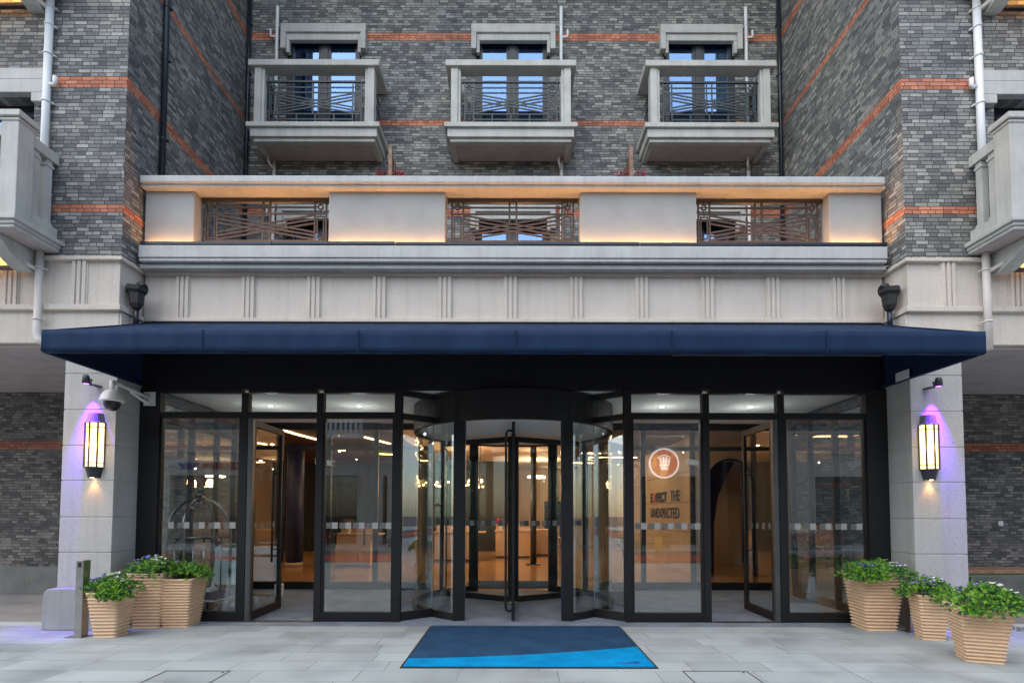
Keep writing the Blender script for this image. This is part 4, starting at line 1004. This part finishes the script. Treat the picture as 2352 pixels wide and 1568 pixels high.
# ---- flood lights on poles above the awning
def flood(x, s, lab):
    t = thing('black_uplight', lab, 'floodlight', (x, -.25, 4.0), 'black boxy uplights standing above the awning ends')
    y = -.30
    Mx = Matrix.Translation((x, y, 4.21))
    hx = [(.055, -.0), (.085, .06), (.10, .20), (.135, .235), (.14, .29), (.12, .295), (0, .295)]
    part(MB().lathe((0, 0, 0), [(0, 0)] + hx, 6, smooth=False, mat=Mx @ Matrix.Rotation(R(s * -12), 4, 'Z')), 'housing', 'rub', t)
    part(MB().sphere((x + s * -.06, y, 4.53), .06, 16, 8, (1.0, 1, .8)).tube([(x - s * .06, y, 4.53), (x - s * .12, y - .03, 4.49)], .045, 14), 'lamp_cover', 'rub', t)
    part(MB().tube([(x, y, 4.22), (x, y, 3.95)], .034, 6), 'pole', 'bpipe', t)
    part(MB().box(x - .045 + s * -.0, x + .045, y - .03, y + .2, 3.97, 4.0), 'foot', 'cloth', t)
flood(-5.07, -1, 'black boxy uplight above the left end of the blue awning'); flood(5.05, 1, 'black boxy uplight above the right end of the blue awning')

# ================================================================== DOWNPIPES
def pipe(name, pts, r, mat, lab, cat='drainpipe', clips=(), group=None, branch=None, yw=None):
    t = thing(name, lab, cat, pts[0], group)
    part(MB().tube(pts, r, 14), 'pipe', mat, t)
    for z in clips:
        part(MB().tube([(pts[0][0], pts[0][1], z - .012), (pts[0][0], pts[0][1], z + .012)], r * 1.18, 14).box(pts[0][0] - r * 1.5, pts[0][0] + r * 1.5, pts[0][1] + r * .5, pts[0][1] + r * 1.3, z - .009, z + .009), 'clip', mat, t)
    for b in (branch or []): part(MB().tube(b, r * .62, 10), 'branch', mat, t)
    return t
Yp = -.535
for s, side in ((-1, 'left'), (1, 'right')):
    X = s * 6.185 if s < 0 else 6.16
    bz = lambda z: [(X, Yp, z), (X - s * .10, Yp, z - .0), (X - s * .105, Yp, z + .015), (X - s * .105, Yp, z + .11)]
    pipe('white_downpipe', [(X, Yp, 5.2), (X, Yp, 8.43)], .046, 'pvcw', 'white downpipe on the %s wing between the two stone balconies' % side, clips=(7.55, 7.95, 6.9), branch=[bz(7.13)], group='white wing downpipes')
    pts = [(X, Yp, 4.88), (X, Yp, 3.80), (X - s * .02, Yp, 3.72), (X - s * .10, Yp, 3.66)] if s < 0 else [(X, Yp, 4.88), (X, Yp, 3.6)]
    pipe('cream_downpipe', pts, .043, 'pvc', 'cream downpipe crossing the stone band under the %s stone balcony' % side, clips=(4.66, 3.98), branch=[[(X, Yp, 4.62), (X + s * .13, Yp - .12, 4.70), (X + s * .15, Yp - .14, 4.74), (X + s * .15, Yp - .14, 4.88)]], group='cream wing downpipes')
    pipe('cream_upper_downpipe', [(X, Yp, 8.42), (X, Yp, 8.2)], .043, 'pvc', 'short cream pipe piece under the upper %s stone balcony' % side, clips=(8.20,), branch=[[(X, Yp, 8.16), (X + s * .13, Yp - .12, 8.24), (X + s * .15, Yp - .14, 8.28), (X + s * .15, Yp - .14, 8.42)]])
pipe('black_downpipe', [(-5.115, .2, 4.94), (-5.115, .2, 14.3)], .04, 'bpipe', 'thick black downpipe on the inner face of the left wing', clips=(6.9, 8.1, 8.9, 10.6))
pipe('black_downpipe', [(-5.12, 2.62, 4.94), (-5.12, 2.62, 14.3)], .035, 'bpipe', 'thin black downpipe in the corner of left wing and back wall', clips=(6.9, 8.6, 9.9, 10.9))
pipe('black_downpipe', [(5.11, 2.62, 4.94), (5.11, 2.62, 14.3)], .035, 'bpipe', 'thin black downpipe in the corner of right wing and back wall', clips=(6.9, 8.6, 9.9, 10.9))
for x, sg, lb in ((-4.585, -1, 'left'), (.907, 1, 'middle'), (4.48, 1, 'right')):
    pipe('white_balcony_pipe', [(x, 2.63, 8.31), (x, 2.63, 11.22), (x, 2.63, 11.26)], .032, 'pvcw', 'white pipe rising behind the %s central balcony' % lb, clips=(9.9, 10.9), branch=[[(x, 2.63, 10.66), (x + sg * .12, 2.63, 10.66), (x + sg * .125, 2.63, 10.67), (x + sg * .125, 2.63, 10.80)]], group='white pipes behind the central balconies')
    pipe('cream_balcony_pipe', [(x, 2.63, 8.22), (x, 2.63, 4.94)], .032, 'pvc', 'cream pipe below the %s central balcony running down to the terrace' % lb, clips=(7.9, 7.2), branch=[[(x, 2.63, 8.0), (x - .06, 2.52, 8.10), (x - .06, 2.50, 8.13), (x - .06, 2.50, 8.24)], [(x, 2.63, 7.12), (x - .12, 2.63, 7.12), (x - .125, 2.63, 7.13), (x - .125, 2.63, 7.26)]], group='cream pipes below the central balconies')

# ================================================================== TERRACE SCREENS and FLOWERS
for x, lb, s in ((-1.86, 'left', -1), (1.76, 'right', 1)):
    t = thing('wooden_screen', 'wooden slatted screen seen end on above the %s part of the terrace cornice' % lb, 'screen', (x, .5, 4.95))
    part(MB().box(x - .025, x + .025, .45, .52, 4.94, 6.99), 'front_post', 'wood', t)
    m = MB()
    for k in range(8): y = .60 + k * .13; m.box(x - .012, x + .012, y, y + .07, 5.1, 6.92)
    part(m, 'slats', 'slat', t)
    for j, sg in enumerate((-1, 1)):
        f = thing('terrace_flowers', 'crimson flowers on the %s side of the %s terrace screen' % (('left', 'right')[j], lb), 'flowers', (x + sg * .14, .5, 5.0))
        part(MB().lathe((x + sg * .14, .5, 4.94), [(0, 0), (.10, 0), (.13, 1.35), (0, 1.34)], 16), 'pot', 'rub', f)
        m = MB(); random.seed(20 + j); leafball(m, (x + sg * .13, .5, 6.52), .12, 130, .035, .55, .3); part(m, 'foliage', 'leaf3', f)
        m = MB(); leafball(m, (x + sg * .13, .5, 6.55), .13, 90, .035, .55, .4); part(m, 'blooms', 'petalr', f)

# ================================================================== PLANTERS and PLANTS
def planter(c, ang_, w0, w1, h, n, lab):
    t = thing('ribbed_planter', lab, 'planter', (c[0], c[1], 0), 'ribbed terracotta coloured planters')
    t.rotation_euler = (0, 0, R(ang_)); Mx = PW(t); m = MB(); prof = []
    for k in range(n):
        z0 = h * k / n; z1 = h * (k + 1) / n; t0 = k / n; t1 = (k + 1) / n
        a = w0 + (w1 - w0) * t0; b = w0 + (w1 - w0) * t1; d_ = .017 * (w0 / .34)
        prof += [(a / 2, z0), (a / 2 + (b - a) / 4, z0 + (z1 - z0) * .16), (a / 2 - d_ + (b - a) / 3, z0 + (z1 - z0) * .62)]
    prof.append((w1 / 2 - .002, h - .022)); prof.append((w1 / 2 + .004, h - .012)); prof.append((w1 / 2 - .003, h)); prof.append((w1 / 2 - .03, h)); prof.append((w1 / 2 - .035, h - .06))
    vs = []; fs = []
    q = .02
    for r, z in prof:
        for sx, sy in ((-1, -1), (1, -1), (1, 1), (-1, 1)):
            # small corner chamfer: two verts per corner
            if sx * sy > 0: pts = ((sx * r, sy * (r - q)), (sx * (r - q), sy * r))
            else: pts = ((sx * (r - q), sy * r), (sx * r, sy * (r - q)))
            for (px_, py_) in (pts if (sx, sy) in ((-1, -1), (1, 1), (1, -1), (-1, 1)) else pts[::-1]): vs.append(Mx @ Vector((px_, py_, z)))
    k8 = 8
    for i in range(len(prof) - 1):
        for k in range(k8): fs.append((i * k8 + k, i * k8 + (k + 1) % k8, (i + 1) * k8 + (k + 1) % k8, (i + 1) * k8 + k))
    fs.append(tuple(range(k8)))
    m.add(vs, fs); part(m, 'pot', 'terra', t)
    part(MB().box(-w1 / 2 + .034, w1 / 2 - .034, -w1 / 2 + .034, w1 / 2 - .034, h - .07, h - .05, Mx), 'soil', 'soil', t)
    return t
def sprig(m, p, ax, L, nl, size):
    ax = ax.normalized(); u = ax.orthogonal().normalized(); v = ax.cross(u); ph = random.random() * 6
    for k in range(nl):
        t = .35 + .65 * k / nl; a = ph + k * 2.4; base = p + ax * (L * t)
        out = (u * math.cos(a) + v * math.sin(a)) * (1 - .45 * t) + ax * (.35 + .6 * t); out.normalize(); side = out.cross(ax).normalized()
        l = size * (.7 + .5 * random.random()); wd = l * .2; mid = base + out * l * .5
        m.add([base, mid + side * wd, base + out * l - ax * l * .12, mid - side * wd], [(0, 1, 2, 3)])
    m.add([p - u * .002, p + u * .002, p + ax * L], [(0, 1, 2)])
def plant(c, ang_, w_, h, seed, lab, wh, vi, spread=1.12, tall=.16, density=1.0, lean=(0, 0), dk=.3):
    random.seed(seed)
    t = thing('flowering_plant', lab, 'plant', (c[0], c[1], h - .05), 'leafy plants with small flowers in the planters')
    m = MB(); n = int(1150 * density * (w_ / .45)); Mx = Matrix.Translation((c[0], c[1], h - .05)) @ Matrix.Rotation(R(ang_), 4, 'Z')
    lumps = [(random.uniform(-.5, .5) * w_, random.uniform(-.5, .5) * w_, random.uniform(.5, 1)) for _ in range(7)]
    tops = []
    for i in range(n):
        lx, ly, lh = random.choice(lumps); 
        x = max(-.6, min(.6, (lx + random.gauss(0, .13) * w_ * 1.3) / w_)) * w_ * spread; y = max(-.6, min(.6, (ly + random.gauss(0, .13) * w_ * 1.3) / w_)) * w_ * spread
        rr = max(abs(x), abs(y)) / (w_ / 2); z = .03 + tall * lh * max(.1, 1 - .45 * rr ** 2) * (.35 + .65 * random.random() ** .6)
        if rr > 1: z = min(z, .10) - .03 * (rr - 1) + random.uniform(-.05, .03)
        x += lean[0] * z; y += lean[1] * z
        p = Mx @ Vector((x, y, z)); out = Vector((x / w_ * 1.6 + random.gauss(0, .3), y / w_ * 1.6 + random.gauss(0, .3), .9 + random.gauss(0, .25) - max(0, rr - .9) * 2))
        out = Mx.to_3x3() @ out
        r_ = random.random(); hi = z / tall
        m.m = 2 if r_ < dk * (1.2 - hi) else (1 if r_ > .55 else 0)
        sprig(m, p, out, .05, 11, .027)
        if z > tall * .5: tops.append(p + Vector((0, -.01, .055)))
    m.m = 2
    for i in range(18):
        x, y = random.uniform(-.3, .3) * w_, random.uniform(-.3, .3) * w_; a = Mx @ Vector((x, y, -.02)); b = Mx @ Vector((x * 1.5, y * 1.5, tall * .6)); m.tube([a, b], .003, 5)
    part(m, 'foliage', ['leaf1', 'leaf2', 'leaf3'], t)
    for nm, cnt, mt, bias in (('white_bloom', wh, 'petalw', -1), ('violet_bloom', vi, 'petalp', 1)):
        if not cnt: continue
        cand = sorted(tops, key=lambda q: (q.x * bias * .5) + q.y * .5 - q.z * 1.2 + random.random() * .15)[:max(cnt * 3, 6)]
        for p in random.sample(cand, min(cnt, len(cand))):
            fm = MB()
            for j in range(5):
                a = j * 1.256 + random.random(); o_ = Vector((math.cos(a), math.sin(a), .35 + .3 * random.random())); s_ = Vector((-math.sin(a), math.cos(a), 0)); L = .030 + .010 * random.random()
                fm.add([p, p + o_ * L * .6 + s_ * L * .45, p + o_ * L, p + o_ * L * .6 - s_ * L * .45], [(0, 1, 2, 3)])
            part(fm, nm, mt, t)
    return t
# c, angle, bottom width, top width, height, ribs
PL = [((-4.85, -.86), 4, .265, .385, .535, 13, 1, 'smallest left planter standing beside the steel post', 'plant with white and violet flowers in the smallest left planter', 12, 6, .21),
      ((-4.72, -.30), 4, .34, .44, .70, 17, 2, 'tall left planter standing behind the two others', 'spreading plant with white and violet flowers in the tall rear left planter', 12, 9, .21),
      ((-4.38, -.24), 3, .345, .46, .625, 17, 3, 'left planter nearest the glass, in front of the luggage cart', 'plant with violet flowers in the left planter nearest the glass', 0, 11, .21),
      ((4.70, -.34), -4, .385, .53, .72, 17, 4, 'big right planter standing against the glass', 'low plant with few flowers in the right planter against the glass', 9, 5, .19),
      ((4.98, -.93), -14, .24, .345, .53, 14, 5, 'smallest right planter, middle one of the right three', 'plant with white and violet flowers in the smallest right planter', 10, 10, .21),
      ((4.775, -1.86), -21, .32, .47, .55, 15, 6, 'frontmost right planter closest to the camera', 'bright plant with white flowers in the frontmost right planter', 10, 3, .25)]
for c, a, w0, w1, h, n_, sd, l1, l2, wh, vi, tall in PL:
    planter(c, a, w0, w1, h, n_, 'ribbed tan ' + l1); plant(c, a, w1 + .02, h, sd, 'green leafy ' + l2, wh, vi, tall=tall, density=1.1 if sd != 5 else .9)

# ================================================================== STEEL POST, MAT, BENCH ETC
t = thing('steel_post', 'steel square post with a small black window, beside the left planters', 'post', (-5.12, -.94, 0))
part(MB().box(-5.205, -5.115, -.985, -.875, .008, .91), 'shaft', 'steel', t, .003); part(MB().box(-5.30, -5.07, -1.01, -.87, 0, .008), 'base_plate', 'steel', t); part(MB().box(-5.182, -5.142, -.9865, -.9845, .83, .885), 'sensor_window', 'black', t)
t = thing('steel_post', 'brushed steel square post half hidden behind the right planters', 'post', (5.0, -.44, 0))
part(MB().box(4.99, 5.07, -.60, -.50, .008, .60), 'shaft', 'steel', t, .003); part(MB().box(4.94, 5.12, -.62, -.48, 0, .008), 'base_plate', 'steel', t)
# door mat
t = thing('door_mat', 'large blue floor mat with a bright cyan wedge in front of the revolving door', 'mat', (.15, -1.24, 0))
mx0, mx1, my0, my1 = -1.06, 1.372, -2.185, -.306
part(MB().box(mx0 - .025, mx1 + .025, my0 - .03, my1, 0.001, .007), 'rubber_edge', 'rub', t)
def mcurve(x): u = (x - mx0) / (mx1 - mx0); return -1.90 + .12 * u + .38 * u ** 2.0
n = 40; P = [(mx0 + (mx1 - mx0) * k / n, mcurve(mx0 + (mx1 - mx0) * k / n)) for k in range(n + 1)]
vs = []; 
m = MB(); m.prism([(mx1, my1), (mx0, my1)] + P, 'Z', .0075, .013); part(m, 'navy_field', 'matnavy', t)
m = MB(); m.prism([(mx0, my0), (mx1, my0)] + [(x, y - .001) for x, y in P[::-1]], 'Z', .0075, .013); part(m, 'cyan_wedge', 'matcyan', t)
m = MB()
for k in range(5): m.bar((1.0 + k * .05, -2.07 + (k % 2) * .02, .0135), (1.25, -2.06 + k * .012, .0135), .012, .002, (0, 0, 1))
part(m, 'logo_smudge', 'signblue', t)
# drain covers
for (x0, x1, y0, y1, lb) in ((-3.26, -2.65, -2.75, -2.315, 'left'), (1.6, 2.21, -2.75, -2.28, 'right')):
    t = thing('drain_cover', 'paved recessed access cover at the bottom %s of the pavement' % lb, 'drain cover', ((x0 + x1) / 2, (y0 + y1) / 2, 0))
    m = MB(); w_ = .009
    m.box(x0, x1, y1 - w_, y1, .0005, .003); m.box(x0, x0 + w_, y0, y1 - w_, .0005, .003); m.box(x1 - w_, x1, y0, y1 - w_, .0005, .003); m.box(x0 + w_, x1 - w_, y0, y0 + w_, .0005, .003)
    part(m, 'seam', 'rub', t); part(MB().tube([(x1 - .05, y1 - .05, .001), (x1 - .05, y1 - .05, .0035)], .012, 12), 'lifting_hole', 'rub', t)
# bench, switch
t = thing('wooden_bench', 'long bench with a wooden top and green metal frame in the right alcove', 'bench', (7.8, .7, 0))
part(MB().box(6.2, 9.2, .5, .74, .615, .665).box(6.2, 9.2, .76, .98, .615, .665), 'seat', 'wood', t, .004)
for x in (6.72, 9.0):
    for y in (.54, .90): part(MB().box(x, x + .05, y, y + .05, 0, .56), 'leg', 'green', t)
part(MB().box(6.66, 9.05, .53, .56, .56, .612), 'apron', 'green', t)
t = thing('wall_switch', 'small white switch plate on the brick alcove wall at the right', 'switch', (8.8, 2.34, 1.3))
part(MB().box(8.76, 8.84, 2.335, 2.349, 1.265, 1.348), 'plate', 'white', t, .004); part(MB().box(8.785, 8.815, 2.331, 2.335, 1.285, 1.33), 'rocker', 'pvc', t)

# ================================================================== STREET SIDE OPPOSITE (seen mirrored in the glass)
O = thing('opposite_building', 'shop building across the street, mirrored in the entrance glass', 'building', (0, -16, 0))
m = MB(); m.box(-26, 26, -17.5, -16, 5.0, 9.5); part(m, 'upper_brick', 'brick', O)
m = MB(); m.box(-26, 26, -17.4, -15.96, 4.1, 4.95); m.box(-26, 26, -17.4, -15.9, 4.9, 5.02); m.box(-26, 26, -17.4, -15.9, 4.02, 4.12); part(m, 'stone_band', 'stone', O)
for k in range(40):
    x = -25 + k * 1.3; part(MB().box(x - .1, x + .1, -15.96, -15.92, 4.12, 4.9), 'triglyph', 'stone', O)
piers = [-20, -15.4, -11.2, -6.2, -4.9, -1.2, 2.6, 5.0, 8.5, 12.5, 17, 22]
m = MB()
for x in piers: m.box(x - .55, x + .55, -16.6, -15.95, 0, 4.02)
m.box(-26, 26, -16.6, -15.97, 3.05, 4.019); part(m, 'shop_front_stone', 'stone', O)
part(MB().box(-26, 26, -17.2, -16.5, 0, 3.06), 'shop_interior', 'teal', O)
part(MB().box(-26, 26, -16.35, -16.34, .3, 3.05), 'shop_window', 'shopglass', O)
part(MB().box(-19.4, -16.0, -16.3, -16.2, 0, 3.05).box(-14.8, -13.6, -16.3, -16.2, 0, 3.05).box(5.6, 7.9, -16.3, -16.2, 0, 3.05).box(13.2, 16.3, -16.3, -16.2, 0, 3.05), 'ground_brick', 'brick2', O)
Mo = lambda x, z: Matrix.Translation((x, -15.93, z)) @ Matrix.Rotation(R(180), 4, 'Z') @ Matrix.Rotation(R(90), 4, 'X')
text('shop_lettering', '&', .40, 'signblue', O, Mo(-11.35, 3.32), .03, bold=.014); text('shop_lettering', 'ICE CREAM', .40, 'signred', O, Mo(-11.72, 3.32), .03, bold=.014, sx=.86); text('shop_lettering', 'SHOP', .40, 'signblue', O, Mo(-13.62, 3.32), .03, bold=.014, sx=.86)
# fitness roundel
cx_, cz_ = 6.5, 3.6
t = thing('round_shop_sign', 'round red shop sign with a white fist, mirrored in the right glass pane', 'sign', (cx_, -15.85, cz_))
part(MB().lathe((cx_, -15.9, cz_), [(0, 0), (.60, 0), (.60, .04), (0, .04)], 40, smooth=False, mat=Matrix.Rotation(R(-90), 4, 'X')), 'disc', 'signdisc', t)
part(MB().lathe((cx_, -15.9, cz_), [(.58, .0), (.65, .0), (.65, .06), (.58, .06)], 48, smooth=False, mat=Matrix.Rotation(R(-90), 4, 'X')), 'rim', 'signwhite', t)
m = MB()
for k, (dx_, h_) in enumerate(((.19, .19), (.085, .27), (-.03, .28), (-.145, .25))): m.prism([(cx_ + dx_ - .045, cz_ + .0), (cx_ + dx_ + .045, cz_ + .0), (cx_ + dx_ * 1.15 + .042, cz_ + h_ - .02), (cx_ + dx_ * 1.15, cz_ + h_ + .01), (cx_ + dx_ * 1.15 - .042, cz_ + h_ - .02)], 'Y', -15.84, -15.82)
m.prism([(cx_ - .20, cz_ - .02), (cx_ + .24, cz_ - .02), (cx_ + .20, cz_ - .12), (cx_ + .02, cz_ - .15), (cx_ - .20, cz_ - .13)], 'Y', -15.84, -15.82)
m.prism([(cx_ - .17, cz_ - .155), (cx_ + .18, cz_ - .17), (cx_ + .13, cz_ - .29), (cx_ - .13, cz_ - .29)], 'Y', -15.84, -15.82); part(m, 'fist', 'signwhite', t)
m = MB()
for k in range(10):
    a0, a1 = R(35 + 11 * k), R(35 + 11 * (k + 1)); m.bar((cx_ + .35 * math.cos(a0), -15.83, cz_ + .35 * math.sin(a0)), (cx_ + .35 * math.cos(a1), -15.83, cz_ + .35 * math.sin(a1)), .03, .02)
part(m, 'inner_arc', 'signwhite', t)
def ringtext(s_, r, a_mid, da, size, flip):
    for i, ch in enumerate(s_):
        a = a_mid + (i - (len(s_) - 1) / 2) * da * (1 if not flip else -1)
        # a measured clockwise from top as seen by a viewer on the hotel side (viewer's right = -X)
        px_ = cx_ - r * math.sin(a); pz_ = cz_ + r * math.cos(a)
        Mx = Matrix.Translation((px_, -15.84, pz_)) @ Matrix.Rotation(R(180), 4, 'Z') @ Matrix.Rotation(R(90), 4, 'X') @ Matrix.Rotation(-a + (math.pi if flip else 0), 4, 'Z') @ Matrix.Translation((0, -size * .35, 0))
        text('sign_letter', ch, size, 'dark', t, Mx, .006, align='CENTER')
ringtext('MARO', .43, 0, .32, .17, False); ringtext('FITNESS', .43, math.pi, .27, .15, True)
# white balustrade balcony opposite
m = MB(); m.box(-8.4, -6.3, -15.9, -15.0, 4.55, 4.75); m.box(-8.4, -6.3, -15.1, -14.95, 5.6, 5.72)
for k in range(10): x = -8.3 + k * .21; m.box(x, x + .1, -15.08, -14.98, 4.75, 5.6)
part(m, 'white_balcony', 'white', O)
# louvre shutter panels, awning
for x in (.7, 1.5):
    lv = thing('louvre_shutter', 'white louvred shutter leaning on the opposite shop at x %s' % ('left' if x < 1 else 'right'), 'shutter', (x, -15.7, 0))
    lv['label'] = 'white louvred shutter panel on the opposite shop front, %s one of two' % ('inner' if x < 1 else 'outer')
    m = MB(); 
    for k in range(36): m.box(x, x + .55, -15.75, -15.68, .4 + k * .055, .44 + k * .055)
    part(m, 'slats', 'white', lv); part(MB().box(x - .04, x + .59, -15.79, -15.752, .35, 2.45), 'back_frame', 'steeldk', lv)
t = thing('teal_parasol', 'teal cloth shop parasol across the street, mirrored in the revolving door', 'parasol', (-.9, -14.6, 0))
part(MB().lathe((-.9, -14.6, 0), [(.02, 2.75), (.55, 2.35), (.95, 2.05), (.93, 2.03), (.0, 2.6)], 8, smooth=False), 'canopy', 'tealcloth', t); part(MB().tube([(-.9, -14.6, .1), (-.9, -14.6, 2.7)], .03, 8), 'pole', 'white', t)
# hedge and flowers across the road
for j, (x, w_) in enumerate(((-17, 5), (-9, 4.5), (-3.2, 3), (3.6, 4.5), (9.8, 5), (17, 6))):
    hg = thing('hedge', 'green hedge with pink flowers across the street, mirrored, number %s from the left' % ('one', 'two', 'three', 'four', 'five', 'six')[j], 'hedge', (x, -13, 0), 'hedges across the street')
    m = MB(); random.seed(50 + j)
    for k in range(int(w_ * 420)): 
        p = Vector((x + random.uniform(-.5, .5) * w_, -13 + random.uniform(-.35, .35), .1 + random.random() * .6)); q = Vector((random.gauss(0, 1), random.gauss(0, 1), random.gauss(0, 1))).normalized(); e = q.orthogonal().normalized()
        m.add([p - e * .02, p + q * .06, p + e * .02, p - q * .03], [(0, 1, 2, 3)])
    part(m, 'foliage', 'leaf3', hg)
    m = MB()
    for k in range(int(w_ * 70)):
        p = Vector((x + random.uniform(-.5, .5) * w_, -12.75 + random.uniform(-.2, .2), .35 + random.random() * .35)); q = Vector((random.gauss(0, 1), random.gauss(0, 1), random.gauss(0, 1))).normalized(); e = q.orthogonal().normalized()
        m.add([p - e * .03, p + q * .06, p + e * .03, p - q * .03], [(0, 1, 2, 3)])
    part(m, 'blooms', 'petalr', hg)
t = thing('caution_sign', 'yellow folding caution sign standing across the street, mirrored in the glass', 'caution sign', (5.3, -12.4, 0))
for s in (-1, 1): part(MB().bar((5.3, -12.4 + s * .12, .1), (5.3, -12.4, .6), .26, .02, (0, 1, 0)), 'board', 'yellow', t)
print('objects', len(D.objects))
